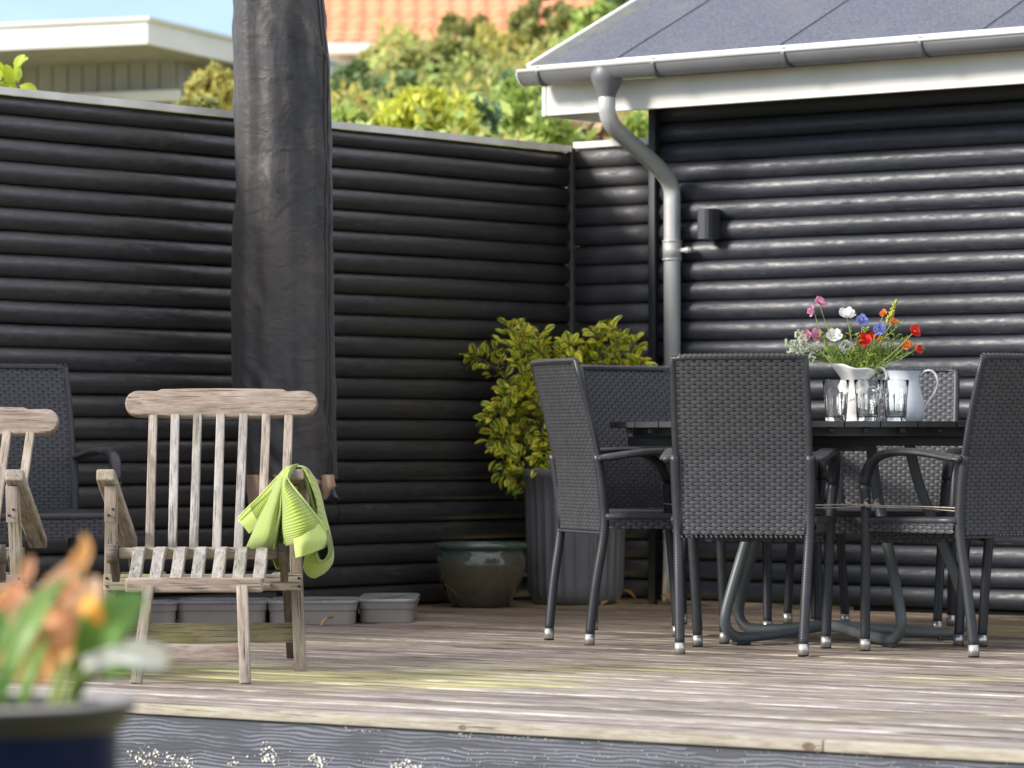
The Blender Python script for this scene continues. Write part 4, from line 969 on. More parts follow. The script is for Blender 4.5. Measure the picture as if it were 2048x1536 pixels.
def tank(x0, x1, y0, y1, label, sk=0, h=.085):
    t = thing('base_weight', label, 'parasol weight', ((x0+x1)/2, (y0+y1)/2, 0), 'plastic parasol base weights')
    def rrect(g, z, r=.04):
        out = []
        for cx, cy, a0 in ((x1-r, y0+r, -PI/2), (x1-r, y1-r, 0), (x0+r, y1-r, PI/2), (x0+r, y0+r, PI)):
            for k in range(6):
                a = a0+PI/2*k/5; out.append(V((cx+(r+g)*math.cos(a), cy+(r+g)*math.sin(a)+sk*(cx-x0), z)))
        return out
    def loft(lv):
        vs_ = [p for l in lv for p in l]; n = len(lv[0]); fs = [(i*n+k, i*n+(k+1) % n, (i+1)*n+(k+1) % n, (i+1)*n+k) for i in range(len(lv)-1) for k in range(n)]; fs.append(tuple(range((len(lv)-1)*n, len(lv)*n))); fs.append(tuple(range(n-1, -1, -1))); return vs_, fs
    link('tank_body', mk('tank_body', *loft([rrect(-.012, 0), rrect(-.006, .002), rrect(-.004, h*.58), rrect(0.0, h*.60), rrect(.002, h-.012)])), m_tank, t)
    link('lid', mk('lid', *loft([rrect(.003, h-.012), rrect(.006, h-.009), rrect(.006, h-.003), rrect(.0, h), rrect(-.02, h-.001), rrect(-.05, h-.006)])), m_tankt, t)
    return t
X_ = lambda px, Y: (px-1024)/F*Y
tank(X_(352, 13.3), X_(533, 13.3), 13.28, 13.58, 'middle taupe plastic parasol weight behind the teak deckchair')
tank(X_(536, 13.3), X_(712, 13.3), 13.28, 13.66, 'taupe plastic parasol weight just right of the deckchair legs')
tank(X_(716, 13.4), X_(829, 13.4), 13.40, 13.98, 'rightmost taupe plastic parasol weight, near the glazed bowl', .12)
tank(X_(236, 13.2), X_(350, 13.22), 13.22, 13.40, 'leftmost taupe plastic parasol weight, partly behind the deckchair leg')

# ================================================================== pots in the corner
BC = V(((962-1024)/F*14.72, 14.72, 0))
bp = [(.001, .0), (.112, .0), (.116, .012), (.120, .020), (.142, .062), (.165, .115), (.178, .160), (.177, .195), (.168, .214), (.163, .222), (.166, .229), (.179, .233), (.1835, .242), (.180, .253), (.168, .256), (.155, .250), (.150, .235), (.152, .20), (.001, .19)]
v_, f_ = lathe(bp, 64)
bw = thing('glazed_bowl_pot', 'low round bronze and green glazed pot on the deck by the fence corner', 'pot', BC)
link('bowl', mk('bowl', v_, f_, True), m_bowl, bw, Matrix.Translation(BC))
v_, f_ = lathe([(.0, .196), (.08, .199), (.151, .196)], 32); link('soil', mk('soil', v_, f_, True), m_soil, bw, Matrix.Translation(BC))
PC = V(((1151-1024)/F*15.02, 15.02, 0))
pl = thing('fluted_planter', 'tall dark grey fluted planter standing in the fence corner', 'planter', PC)
pp = [(.001, 0), (.155, 0), (.172, .012), (.188, .04), (.194, .08), (.198, .20), (.203, .40), (.207, .505), (.213, .512), (.215, .535), (.208, .545), (.19, .54), (.185, .50), (.18, .47), (.001, .465)]
def fl_(i, r, z, a):
    k = 1 if .05 < z < .5 and i < 8 else (.5 if i == 3 else 0)
    return r*(1-.05*k*(abs(math.sin(a*14))**.8)), z
v_, f_ = lathe(pp, 240, fl_); link('planter_body', mk('planter_body', v_, f_, True), m_pot, pl, Matrix.Translation(PC))
v_, f_ = lathe([(.0, .49), (.1, .495), (.184, .487)], 32); link('soil', mk('soil', v_, f_, True), m_soil, pl, Matrix.Translation(PC))

# variegated shrub in the planter
sh = thing('variegated_shrub', 'green and yellow variegated shrub with upright shoots in the fluted planter', 'shrub', PC+V((0, 0, .49)))
def leafme(L, Wd, cup, fold, bend, name='leaf'):
    vs_ = []; uvs = []
    st_ = [(0, .08), (.12, .35), (.32, .82), (.55, 1), (.78, .82), (.93, .45), (1, .08)]
    for t, w_ in st_:
        z = -bend*t*t*L
        for s in (-1, -.5, 0, .5, 1): vs_.append((t*L, s*Wd*w_/2, z+abs(s)*fold*Wd*w_)); uvs.append((.5+s*.5*w_**.3, t))
    fs = [(i*5+j, (i+1)*5+j, (i+1)*5+j+1, i*5+j+1) for i in range(6) for j in range(4)]
    return vs_, fs, uvs
def leaf_obj_mesh(L, Wd, fold, bend):
    v_, f_, u_ = leafme(L, Wd, 0, fold, bend); me = mk('leaf', v_, f_, True); uv = me.uv_layers.new(name='UVMap')
    for p in me.polygons:
        for li in p.loop_indices: uv.data[li].uv = u_[me.loops[li].vertex_index]
    me.materials.append(m_varieg); return me
leaf_mes = [leaf_obj_mesh(.048, .028, .12, .25), leaf_obj_mesh(.054, .031, .22, .1), leaf_obj_mesh(.042, .026, .3, .45), leaf_obj_mesh(.056, .030, .15, .5)]
shoots = [((1150, 945), (1120, 820), (1075, 735), (1035, 690), (1018, 645)), ((1150, 945), (1110, 850), (1060, 790), (1040, 720), (1050, 655)), ((1150, 945), (1090, 840), (1030, 780), (975, 725), (935, 712)),
          ((1150, 945), (1130, 800), (1100, 740), (1050, 700), (990, 700)), ((1150, 945), (1160, 830), (1190, 740), (1205, 690), (1190, 655)), ((1160, 945), (1180, 830), (1215, 750), (1235, 690), (1222, 650)),
          ((1160, 945), (1200, 830), (1235, 760), (1265, 710), (1262, 675)), ((1160, 945), (1210, 840), (1250, 780), (1275, 740), (1284, 722)), ((1150, 945), (1140, 800), (1130, 740), (1135, 700), (1142, 690)), ((1150, 945), (1160, 790), (1172, 730), (1180, 712), (1176, 700)),
          ((1150, 945), (1090, 860), (1030, 830), (1000, 870), (985, 890)), ((1150, 945), (1100, 870), (1050, 870), (1040, 930), (1046, 985)), ((1150, 945), (1090, 850), (1020, 800), (1000, 820), (975, 850)), ((1150, 945), (1080, 870), (1020, 860), (1005, 910), (1025, 955)),
          ((1150, 945), (1100, 840), (1060, 790), (1040, 780), (1010, 790)), ((1150, 945), (1095, 820), (1075, 770), (1060, 760), (1045, 745)), ((1150, 945), (1130, 860), (1100, 830), (1085, 860), (1080, 920)), ((1150, 945), (1120, 850), (1090, 800), (1080, 790), (1075, 800)),
          ((1150, 945), (1150, 800), (1100, 730), (1080, 700), (1075, 665)), ((1150, 945), (1110, 880), (1095, 900), (1090, 930), (1100, 950)), ((1150, 945), (1190, 860), (1220, 800), (1230, 780), (1245, 745)), ((1150, 945), (1120, 800), (1085, 760), (1070, 720), (1090, 712)), ((1150, 945), (1100, 850), (1040, 830), (1020, 850), (1010, 840))]
leaf_T = []
for sx in shoots:
    dY = random.uniform(-.16, .10); n_ = len(sx)
    pts = [P(px, py, 15.02+dY*(i/(n_-1))**.7) for i, (px, py) in enumerate(sx)]; cm = catmull(pts, 8)
    v_, f_ = sweep(cm, [.006, .0045, .0035, .0028, .002], ns=6); link('branch', mk('branch', v_, f_, True), m_stem, sh)
    nl = 64
    for k in range(nl):
        t = .34+.66*(k/nl)**.8; f = t*(len(cm)-1); i = min(int(f), len(cm)-2); p = cm[i].lerp(cm[i+1], f-i); ax = (cm[i+1]-cm[i]).normalized()
        rad = V((random.gauss(0, 1), random.gauss(0, 1), random.gauss(0, 1))); rad = (rad-ax*rad.dot(ax)).normalized()
        d = (rad*random.uniform(.7, 1.1)+ax*random.uniform(.1, .8)+V((0, -.25, .25))).normalized()
        p = p+rad*random.uniform(0, .034)
        up = (V((random.gauss(0, .4), random.gauss(0, .4)-.5, 1))-0*d); 
        M_ = frame(p, d, (up-d*up.dot(d)).normalized()) @ Matrix.Rotation(random.uniform(-.5, .5), 4, 'X') @ Matrix.Scale(random.uniform(.65, 1.05), 4)
        leaf_T.append((p.y, M_, random.randrange(4)))
leaf_T.sort(key=lambda q: q[0])
for (y, M_, k) in leaf_T[:270]: link('leaf', leaf_mes[k], None, sh, M_)
vv = []; ff = []; uu = []
for (y, M_, k) in leaf_T[270:]:
    me = leaf_mes[k]; o0 = len(vv); vv += [tuple(M_ @ v.co) for v in me.vertices]; ff += [tuple(i+o0 for i in p.vertices) for p in me.polygons]; uu += [tuple(l.uv) for l in me.uv_layers[0].data]
me = mk('foliage', vv, ff, True); uv = me.uv_layers.new(name='UVMap'); uv.data.foreach_set('uv', np.array(uu).ravel()); me.materials.append(m_varieg)
link('foliage', me, None, sh, kind='stuff')

# fallen leaves on the deck
m_dead = leafmat('dead_leaf', [(.50, .25, .09), (.55, .40, .12), (.35, .17, .08), (.5, .48, .15)], .7, .15)
lme = leaf_obj_mesh(.06, .035, .3, .6); lme2 = lme.copy(); lme2.materials.clear(); lme2.materials.append(m_dead)
spots = [(848, 1208, 'pale yellow fallen leaf on the deck left of the glazed bowl'), (835, 1212, 'small tan fallen leaf near the right parasol weight'), (1068, 1206, 'orange fallen leaf between the two pots'), (1130, 1209, 'small orange fallen leaf in front of the fluted planter, left side'), (1156, 1209, 'small orange fallen leaf in front of the fluted planter, right side'), (1232, 1206, 'brown curled fallen leaf at the right foot of the fluted planter'), (1246, 1200, 'yellow upright fallen leaf against the fluted planter'), (1218, 1210, 'rust coloured fallen leaf beside the fluted planter'), (1322, 1203, 'tan fallen leaf at the foot of the drainpipe'), (712, 1248, 'rust fallen leaf wedged between two parasol weights'), (668, 1252, 'small orange fallen leaf before a parasol weight'), (888, 1200, 'green yellow fallen leaf behind the glazed bowl'), (1050, 1196, 'green fallen leaf between bowl and planter')]
for px, py, lab in spots:
    p = G(px, py); p.z = .004
    M_ = Matrix.Translation(p) @ Euler((random.uniform(-.5, .5), random.uniform(-.3, .2), random.uniform(0, 6))).to_matrix().to_4x4() @ Matrix.Scale(random.uniform(.6, 1.1), 4)
    mnz = min((M_ @ v.co).z for v in lme2.vertices); M_ = Matrix.Translation((0, 0, .001-mnz)) @ M_
    tag(link('fallen_leaf', lme2, None, None, M_), lab, 'leaf', 'fallen leaves on the deck')

# ================================================================== foreground pot
FY = 3.8
FC = P(-44, 1400, FY); zr = FC.z; FC = V((FC.x, FC.y, 0)); GZ = -.42
fp = thing('blue_flowerpot', 'dark blue glazed flowerpot with flat grey rim, blurred in the foreground', 'flowerpot', (FC.x, FC.y, GZ))
m_blue = plain('deep_blue_glaze', (.001, .004, .022), (.002, .008, .04), 5, .25, .05)
for _n in m_blue.node_tree.nodes:
    if _n.type == 'BSDF_PRINCIPLED': _n.inputs['Specular IOR Level'].default_value = .1
m_rimg = plain('pale_grey_rim', (.42, .40, .36), (.30, .29, .27), 14, .5, .2)
bp = [(.001, GZ), (.100, GZ), (.108, GZ+.02), (.128, -.15), (.140, .15), (.1425, zr-.030)]
v_, f_ = lathe(bp, 64); link('pot_body', mk('pot_body', v_, f_, True), m_blue, fp, Matrix.Translation(FC))
v_, f_ = lathe([(.1425, zr-.030), (.150, zr-.026), (.1535, zr-.013), (.1600, zr-.011), (.1612, zr-.003), (.1605, zr-.001)], 64)
m_col = plain('slate_collar', (.014, .016, .022), (.010, .011, .016), 9, .5)
link('collar', mk('collar', v_, f_, True), m_col, fp, Matrix.Translation(FC))
v_, f_ = lathe([(.1605, zr-.001), (.158, zr+.002), (.134, zr+.001), (.131, zr-.003)], 64)
link('rim', mk('rim', v_, f_, True), m_rimg, fp, Matrix.Translation(FC))
v_, f_ = lathe([(.131, zr-.003), (.1295, zr-.04)], 64); link('inner_wall', mk('inner_wall', v_, f_, True), m_col, fp, Matrix.Translation(FC))
v_, f_ = lathe([(.0, zr-.02), (.128, zr-.024)], 32); link('soil', mk('soil', v_, f_, True), m_soil, fp, Matrix.Translation(FC))
pln = thing('potted_lily', 'wilting lily with green leaves, orange withered blooms and one white flower in the blue pot', 'plant', (FC.x, FC.y, zr-.022))
m_lg = leafmat('lily_leaf', [(.14, .30, .05), (.20, .38, .08), (.30, .45, .14)], .4, .45); m_wi = leafmat('withered_bloom', [(.90, .58, .36), (.80, .42, .22), (.92, .70, .50), (.90, .56, .20)], .8, .4)
m_wh = flat('white_spathe', (.95, .95, .90), .4, .35); m_or = flat('orange_bloom', (.92, .52, .10), .6, .4)
def blade(name, pts, wds, mat, cup=.25, tw_=0):
    """leaf blade: centre line control pts (px,py,Y), widths in px"""
    cl = catmull([P(*p) for p in pts], 8); n = len(cl); ws = np.interp(np.linspace(0, 1, n), np.linspace(0, 1, len(wds)), wds)*FY/F
    vs_ = []; 
    for i, p in enumerate(cl):
        t = (cl[min(i+1, n-1)]-cl[max(i-1, 0)]).normalized(); s = t.cross(V((0, 1, 0))).normalized(); u = s.cross(t)
        s = (s*math.cos(tw_)+u*math.sin(tw_))
        for k in (-1, -.5, 0, .5, 1): vs_.append(p+s*(k*ws[i]/2)+V((0, -1, .2))*(abs(k)**1.5*ws[i]*cup)+V((0, 0, random.uniform(-1, 1)*.0006)))
    fs = [(i*5+j, (i+1)*5+j, (i+1)*5+j+1, i*5+j+1) for i in range(n-1) for j in range(4)]
    me = mk(name, vs_, fs, True); o = link(name, me, mat, pln); md = o.modifiers.new('thickness', 'SOLIDIFY'); md.thickness = .0008
def fstem(pts, r=.004, mat=m_gstem): tube('stem', [P(*p) for p in pts], r, mat, pln, sm=5, ns=8)
blade('leaf', [(150, 1395, 3.78), (165, 1330, 3.76), (205, 1260, 3.74), (255, 1215, 3.75), (292, 1190, 3.78)], [8, 40, 100, 70, 4], m_lg)
blade('leaf', [(0, 1400, 3.74), (20, 1330, 3.72), (55, 1250, 3.72), (95, 1190, 3.74), (140, 1155, 3.78)], [14, 46, 62, 40, 4], m_lg, tw_=.4)
blade('leaf', [(-40, 1400, 3.80), (-30, 1320, 3.80), (-5, 1260, 3.80), (10, 1210, 3.82)], [10, 50, 50, 6], m_lg)
blade('leaf', [(40, 1405, 3.70), (55, 1360, 3.69), (75, 1310, 3.70), (100, 1265, 3.72)], [16, 28, 24, 6], m_lg, tw_=.6)
blade('leaf', [(5, 1405, 3.70), (5, 1370, 3.70), (18, 1330, 3.70)], [20, 30, 6], m_lg)
blade('withered_bloom', [(150, 1165, 3.80), (160, 1125, 3.80), (172, 1100, 3.80), (168, 1070, 3.80)], [10, 34, 22, 4], m_wi, .5)
blade('withered_bloom', [(70, 1200, 3.80), (110, 1175, 3.80), (140, 1145, 3.80), (160, 1120, 3.80)], [16, 40, 32, 12], m_wi, .4)
blade('withered_bloom', [(150, 1260, 3.78), (165, 1215, 3.78), (185, 1180, 3.78), (190, 1155, 3.78)], [26, 62, 40, 12], m_wi, .3)
blade('orange_petal', [(165, 1200, 3.72), (185, 1220, 3.71), (205, 1250, 3.72)], [28, 44, 8], m_or, .3)
blade('withered_bloom', [(45, 1170, 3.80), (55, 1145, 3.80), (62, 1115, 3.80)], [10, 26, 8], m_wi, .4)
blade('withered_bloom', [(70, 1245, 3.76), (110, 1235, 3.75), (145, 1250, 3.75), (175, 1262, 3.76)], [18, 44, 40, 12], m_wi, .3)
blade('withered_bloom', [(60, 1310, 3.74), (90, 1285, 3.73), (125, 1270, 3.73), (160, 1245, 3.74)], [22, 48, 36, 8], m_wi, .3)
blade('withered_bloom', [(30, 1360, 3.74), (60, 1325, 3.73), (95, 1320, 3.73), (115, 1340, 3.74)], [16, 56, 46, 10], m_wi, .3)
blade('withered_bloom', [(75, 1370, 3.72), (80, 1340, 3.72), (70, 1300, 3.72)], [30, 60, 30], m_wi, .5)
blade('withered_bloom', [(0, 1290, 3.82), (15, 1240, 3.82), (40, 1200, 3.82), (20, 1170, 3.82)], [20, 50, 44, 16], m_wi, .3)
blade('withered_bloom', [(-10, 1230, 3.84), (20, 1200, 3.84), (45, 1215, 3.84)], [30, 50, 20], m_wi, .3)
blade('spathe', [(165, 1330, 3.76), (215, 1318, 3.74), (270, 1310, 3.74), (315, 1318, 3.75), (338, 1326, 3.76)], [22, 36, 50, 52, 14], m_wh, .4)
blade('spathe', [(160, 1325, 3.78), (190, 1330, 3.77), (220, 1318, 3.77)], [30, 52, 24], m_wh, .4)
blade('leaf', [(195, 1352, 3.74), (235, 1340, 3.73), (290, 1335, 3.74)], [10, 26, 6], m_lg, .3)
blade('withered_bloom', [(-20, 1330, 3.83), (0, 1290, 3.83), (30, 1270, 3.83), (60, 1300, 3.83)], [30, 60, 54, 16], m_wi, .3)
blade('withered_bloom', [(20, 1240, 3.80), (50, 1215, 3.80), (85, 1225, 3.80), (110, 1250, 3.80)], [16, 50, 46, 12], m_wi, .35)
blade('withered_bloom', [(120, 1200, 3.79), (150, 1190, 3.79), (180, 1205, 3.79), (195, 1240, 3.79)], [18, 56, 50, 12], m_wi, .3)
blade('withered_bloom', [(100, 1330, 3.76), (130, 1300, 3.76), (165, 1290, 3.76), (180, 1270, 3.76)], [16, 46, 30, 8], m_wi, .3)
fstem([(130, 1410, 3.78), (150, 1360, 3.77), (180, 1340, 3.76), (230, 1322, 3.75)], .004)
fstem([(110, 1410, 3.78), (130, 1350, 3.78), (145, 1290, 3.78), (140, 1250, 3.78)], .004)
fstem([(50, 1410, 3.72), (60, 1370, 3.72), (85, 1320, 3.73)], .004)
fstem([(100, 1410, 3.8), (120, 1330, 3.8), (155, 1240, 3.8), (160, 1150, 3.8)], .003)
fstem([(10, 1410, 3.8), (20, 1300, 3.8), (60, 1220, 3.8), (110, 1170, 3.8)], .003)
fstem([(150, 1410, 3.8), (165, 1375, 3.78), (185, 1345, 3.77)], .003)

# ================================================================== beyond the fence
def crown(c, r, n, ls, mat, name='crown', clump=7):
    """many leaf-sized faces gathered in clumps through an ellipsoid volume"""
    c = np.array(c); r = np.array(r); nc = max(6, n//60)
    d = rng.normal(size=(nc, 3)); d /= np.linalg.norm(d, axis=1)[:, None]; rad = rng.uniform(.35, 1, nc)**.5
    cc = c+d*rad[:, None]*r*.88; cr = rng.uniform(.16, .34, nc)*r.mean()
    idx = rng.integers(0, nc, n); q = rng.normal(size=(n, 3)); q /= np.linalg.norm(q, axis=1)[:, None]
    p = cc[idx]+q*(cr[idx]*rng.uniform(.4, 1.05, n))[:, None]
    a = rng.normal(size=(n, 3)); a /= np.linalg.norm(a, axis=1)[:, None]; b = np.cross(a, q+rng.normal(size=(n, 3))*.4); b /= np.linalg.norm(b, axis=1)[:, None]
    s = ls*rng.uniform(.6, 1.3, n)[:, None]
    v = np.stack([p-a*s, p-b*s*.5, p+a*s, p+b*s*.5], 1).reshape(-1, 3)
    me = bpy.data.meshes.new(name); me.vertices.add(len(v)); me.vertices.foreach_set('co', v.ravel()); me.loops.add(4*n); me.loops.foreach_set('vertex_index', np.arange(4*n, dtype=np.int32))
    me.polygons.add(n); me.polygons.foreach_set('loop_start', np.arange(0, 4*n, 4, dtype=np.int32)); me.update(); me.materials.append(mat); return me
GR = {'dark': [(.12, .20, .08), (.16, .24, .09), (.22, .28, .10)], 'olive': [(.28, .30, .10), (.42, .40, .12), (.20, .27, .08)], 'bright': [(.62, .66, .08), (.76, .74, .12), (.42, .52, .08)],
      'lime': [(.36, .50, .12), (.52, .60, .16), (.26, .40, .10)], 'rust': [(.52, .36, .20), (.58, .44, .26), (.38, .33, .15)], 'gold': [(.66, .56, .14), (.54, .49, .15), (.38, .40, .12)], 'blue': [(.20, .32, .18), (.28, .42, .22), (.16, .26, .14)]}
GM = {k: leafmat('foliage_'+k, v, .6, .3) for k, v in GR.items()}
def shrub(px, py, Y, rx, ry, mat, label, n=2600, ls=.055, cat='shrub', name='garden_shrub', grp='shrubs on the slope beyond the fence'):
    c = P(px, py, Y); gz = ground_z(c.x, c.y); t = thing(name, label, cat, (c.x, c.y, gz), grp)
    rX = rx*Y/F; rZ = ry*Y/F
    link('crown', crown(c, (rX, rX*.8, rZ), n, ls, GM[mat]), None, t)
    tube('trunk', [V((c.x, c.y, gz-.05)), V((c.x+.03, c.y, (gz+c.z)/2)), V((c.x, c.y, c.z))], [.06, .04, .02], m_stem, t, ns=8)
    for k in range(4):
        a = random.random()*6; tube('limb', [V((c.x, c.y, gz*.4+c.z*.6)), c+V((math.cos(a)*rX*.6, math.sin(a)*rX*.4, rZ*random.uniform(.1, .6)))], [.025, .008], m_stem, t, ns=6)
shrub(740, 190, 31, 100, 75, 'dark', 'dark green rounded shrub just right of the parasol cover')
shrub(880, 150, 34, 110, 70, 'olive', 'olive green bush below the orange roof, in the middle')
shrub(850, 235, 24, 120, 45, 'bright', 'bright yellow green low shrub right above the fence, in the middle', 3200)
shrub(690, 255, 24, 50, 40, 'lime', 'small green shrub above the fence at the right edge of the parasol cover', 1500)
shrub(990, 120, 36, 90, 75, 'gold', 'golden green bush before the right part of the orange roof')
shrub(1085, 60, 38, 70, 90, 'olive', 'tall loose olive bush rising in front of the orange roof', 2400)
shrub(1190, 90, 36, 90, 90, 'lime', 'light green bush beside the white edge of the slate blue roof', 3000)
shrub(1235, 30, 44, 40, 80, 'dark', 'slender dark green tree at the top beside the roof edge', 1200, name='slender_tree', cat='tree')
shrub(1150, 190, 29, 80, 60, 'gold', 'golden brown shrub left of the gutter end', 2400)
shrub(1050, 215, 26, 60, 60, 'lime', 'light green feathery shrub left of the gutter end, lower down', 2200)
shrub(960, 235, 25, 36, 55, 'blue', 'small blue green conifer above the fence in the middle', 1500, .05, 'conifer', 'small_conifer')
shrub(1020, 200, 27, 30, 70, 'blue', 'narrow blue green conifer next to the lower light green shrub', 1500, .05, 'conifer', 'small_conifer')
shrub(1180, 275, 23, 130, 35, 'rust', 'rusty brown ground shrub just above the fence near the drainpipe bend', 2800)
shrub(1090, 265, 22, 50, 35, 'lime', 'low green tuft above the fence before the rusty shrub', 1200)
shrub(1270, 265, 22, 30, 40, 'lime', 'low green tuft above the fence behind the drainpipe bend', 900)
shrub(800, 120, 38, 90, 40, 'gold', 'yellowish bush under the white eaves of the orange roofed house', 1800)
shrub(920, 70, 40, 60, 50, 'olive', 'small olive treetop against the orange roof', 1200)
shrub(430, 190, 27, 55, 55, 'gold', 'yellow green shrub between the flat roofed house and the parasol', 2200)
shrub(400, 225, 22, 60, 25, 'olive', 'low olive shrub above the fence left of the parasol', 1000)
shrub(1290, 170, 33, 60, 60, 'olive', 'olive bush behind the corner of the slate roofed house', 1200)
shrub(740, 240, 27, 45, 55, 'gold', 'golden shrub between the dark rounded shrub and the fence', 1400)
# rough undergrowth covering the slope between the shrubs
for nm, mt, n_ in (('undergrowth', 'olive', 12000), ('flowering_undergrowth', 'gold', 12000), ('low_green_undergrowth', 'lime', 14000)):
    vs2 = []; fs2 = []
    cl_ = [(random.uniform(-3.8, 3.8), random.uniform(21.5, 42)) for _ in range(150)]
    for k in range(n_):
        cx, cy = random.choice(cl_); hgt = .12+.22*abs(math.sin(cx*3+cy*1.7)); x = random.gauss(cx, .4); y = random.gauss(cy, .5); x = max(x, -1.5+random.uniform(0, .5)-.3*(y < 26)); z = ground_z(x, y)+random.uniform(0, hgt*1.5)*math.exp(-((x-cx)**2+(y-cy)**2)*1.2)+.02
        p = V((x, y, z)); a_ = V((random.gauss(0, 1), random.gauss(0, 1), random.gauss(0, 1.2))).normalized(); b_ = a_.cross(V((random.gauss(0, 1), random.gauss(0, 1), random.gauss(0, 1)))).normalized(); q = random.uniform(.03, .07)
        o_ = len(vs2); vs2 += [p-a_*q, p-b_*q*.45, p+a_*q, p+b_*q*.45]; fs2.append((o_, o_+1, o_+2, o_+3))
    u_ = link(nm, mk(nm, vs2, fs2), GM[mt], kind='stuff'); u_['label'] = {'olive': 'olive green undergrowth on the slope beyond the fence', 'gold': 'golden yellow undergrowth on the slope beyond the fence', 'lime': 'fresh green undergrowth on the slope beyond the fence'}[mt]
# bright leafy tip above the fence at the far left
t = thing('leafy_branch', 'bright lime green leafy tip peeking over the fence at the far left', 'shrub', (P(15, 400, 14.2).x-.05, 14.6, -.42))
lm = leafmat('lime_leaf', [(.42, .55, .03), (.5, .6, .05), (.3, .45, .03)], .4, .4)
for k in range(26):
    p = P(random.uniform(-40, 46), random.uniform(136, 182), 14.45+random.uniform(-.1, .15)); v_, f_, u_ = leafme(.075, .05, 0, .15, .3)
    M_ = Matrix.Translation(p) @ Euler((random.uniform(-1, 1)+1.2, random.uniform(-1, 1), random.uniform(0, 6))).to_matrix().to_4x4()
    link('leaf', mk('leaf', v_, f_, True), lm, t, M_)
tube('stem', [V((P(15, 400, 14.2).x-.05, 14.6, -.42)), P(5, 300, 14.55), P(10, 165, 14.5)], [.02, .012, .005], m_stem, t, ns=8)

# flat-roofed neighbour on the left
nh = thing('flat_roofed_house', 'grey clad building with a wide white flat roof edge, top left beyond the fence', 'house', P(200, 300, 33)*1.0)
zt, zb = 4.05, 3.85
A0 = V((P(295, 0, 30).x, 30, 0)); dl = V((-1.28, .50, 0)).normalized(); dr = V((.50, 1.28, 0)).normalized()
def prism(name, poly, z0, z1, mat, parent):
    n = len(poly); vs_ = [V((p.x, p.y, z0)) for p in poly]+[V((p.x, p.y, z1)) for p in poly]
    me = mk(name, vs_, [(i, (i+1) % n, n+(i+1) % n, n+i) for i in range(n)]+[tuple(range(n)), tuple(range(n, 2*n))])
    bm = bmesh.new(); bm.from_mesh(me); bmesh.ops.recalc_face_normals(bm, faces=bm.faces); bm.to_mesh(me); bm.free(); return link(name, me, mat, parent)
m_nroof = plain('white_roof_edge', (.74, .73, .70), (.62, .61, .58), 2, .6, .1); m_clad = plain('grey_vertical_cladding', (.34, .32, .29), (.27, .255, .235), 2, .8, .2)
poly = [A0, A0+dr*9, A0+dr*9+dl*14, A0+dl*14]
rf = prism('roof', poly, zb+.012, zt, m_nroof, nh)
i0 = A0+dr*.05+dl*.05; prism('soffit', [i0, A0+dr*8.9+dl*.05, A0+dr*8.9+dl*13.9, A0+dr*.05+dl*13.9], zb, zb+.01, plain('grey_soffit', (.34, .33, .315), rough=.8), rf)
prism('edge_trim', [A0-dr*.03-dl*.03, A0+dr*9-dl*.03, A0+dr*9+dl*14, A0-dr*.03+dl*14], zt, zt+.03, m_nroof, rf)
W0 = A0+dr*1.15+dl*-.0+V((.0, 0, 0)); W0 = A0+dr*1.2+dl*.35
cw = .145
for k in range(60):
    p0 = W0+dl*(k*cw); p1 = W0+dl*((k+1)*cw-.012); bar('cladding_board', p0.lerp(p1, .5)+V((0, 0, 1.2)), p0.lerp(p1, .5)+V((0, 0, zb)), cw-.012, .03, m_clad, nh, up=V((dl.y, -dl.x, 0)), bev=0)
for k in range(20):
    p0 = W0+dr*(k*cw+.03); bar('cladding_board', p0+dr*.06+V((0, 0, 1.2)), p0+dr*.06+V((0, 0, zb)), cw-.012, .03, m_clad, nh, up=V((dr.y, -dr.x, 0)), bev=0)
prism('wall_core', [W0+dl*.03+dr*.03, W0+dr*6, W0+dr*6+dl*9, W0+dl*9+dr*.03], 1.0, zb-.002, m_dark, nh)
bar('white_sill', W0-dr*.12+dl*-.1+V((0, 0, 3.55)), W0-dr*.12+dl*.95+V((0, 0, 3.55)), .06, .09, m_nroof, nh)
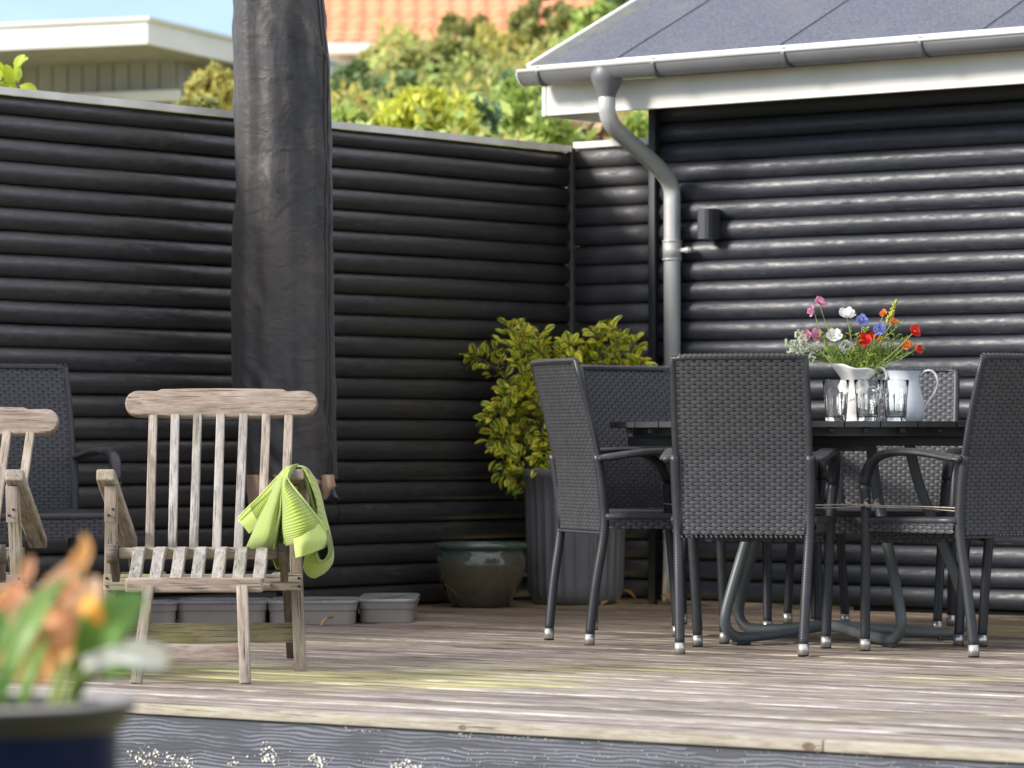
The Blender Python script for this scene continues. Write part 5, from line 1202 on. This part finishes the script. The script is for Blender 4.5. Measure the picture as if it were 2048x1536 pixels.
# orange-roofed house
oh = thing('orange_roofed_house', 'house with a big orange tiled roof at the top, beyond the bushes', 'house', (-.5, 52, ground_z(0, 52)))
m_tile = plain('orange_clay_tile', (.84, .36, .19), (.74, .29, .14), 3, .7, .2)
m_tile2 = plain('orange_clay_tile_pale', (.86, .42, .24), (.76, .33, .18), 3, .7, .2)
Y0, Z0 = 50.0, EYE+(885-82)/F*50; rp = R(34); crs = .17; tw_w = .24
def tile_course(L, w_):
    vs_ = []; nx_ = int(L/w_)*5+1
    for i in range(nx_):
        x = -L/2+i*w_/5; ph = (i % 5)/5; h = (.028*math.sin(PI*min(1, ph*1.25)) if ph < .8 else -.004)
        vs_ += [(x, -.01, h-.02), (x, -.005, h+.008), (x, crs+.02, h-.012)]
    fs = []
    for i in range(nx_-1):
        for j in (0, 1): fs.append((i*3+j, (i+1)*3+j, (i+1)*3+j+1, i*3+j+1))
    return mk('tile_course', vs_, fs)
tcm = tile_course(12, tw_w); tcm2 = tcm.copy(); tcm.materials.append(m_tile); tcm2.materials.append(m_tile2)
rfo = link('roof', box_me(12, 8, .05, 0), m_tile, oh, frame(V((3.1, Y0+4*math.cos(rp), Z0+4*math.sin(rp)-.04)), V((1, 0, 0)), V((0, -math.sin(rp), math.cos(rp)))))
for k in range(44):
    o = frame(V((3.1+random.uniform(-.02, .02), Y0+crs*k*math.cos(rp), Z0+crs*k*math.sin(rp))), V((1, 0, 0)), V((0, -math.sin(rp), math.cos(rp)))) @ Matrix.Rotation(-.05, 4, 'X')
    link('tile_course', tcm if random.random() < .5 else tcm2, None, rfo, o)
bar('eaves_board', V((-2.9, Y0+.0, Z0-.10)), V((9, Y0, Z0-.10)), .03, .15, m_white, oh)
bar('wall', V((-2.6, Y0+.7, Z0-1.3)), V((8.8, Y0+.7, Z0-1.3)), .3, 2.4, plain('rendered_wall', (.62, .55, .45), rough=.9), oh, bev=0)
for x in (-2.4, -1.1, .4):
    fw = bar('window', V((x, Y0+.5, Z0-.95)), V((x+.9, Y0+.5, Z0-.95)), .08, 1.1, m_white, oh, bev=0)
    for q in (0, 1): bar('pane', V((x+.06+q*.42, Y0+.45, Z0-.95)), V((x+.42+q*.42, Y0+.45, Z0-.95)), .02, .95, plain('window_pane', (.12, .12, .13), rough=.15), fw, bev=0)
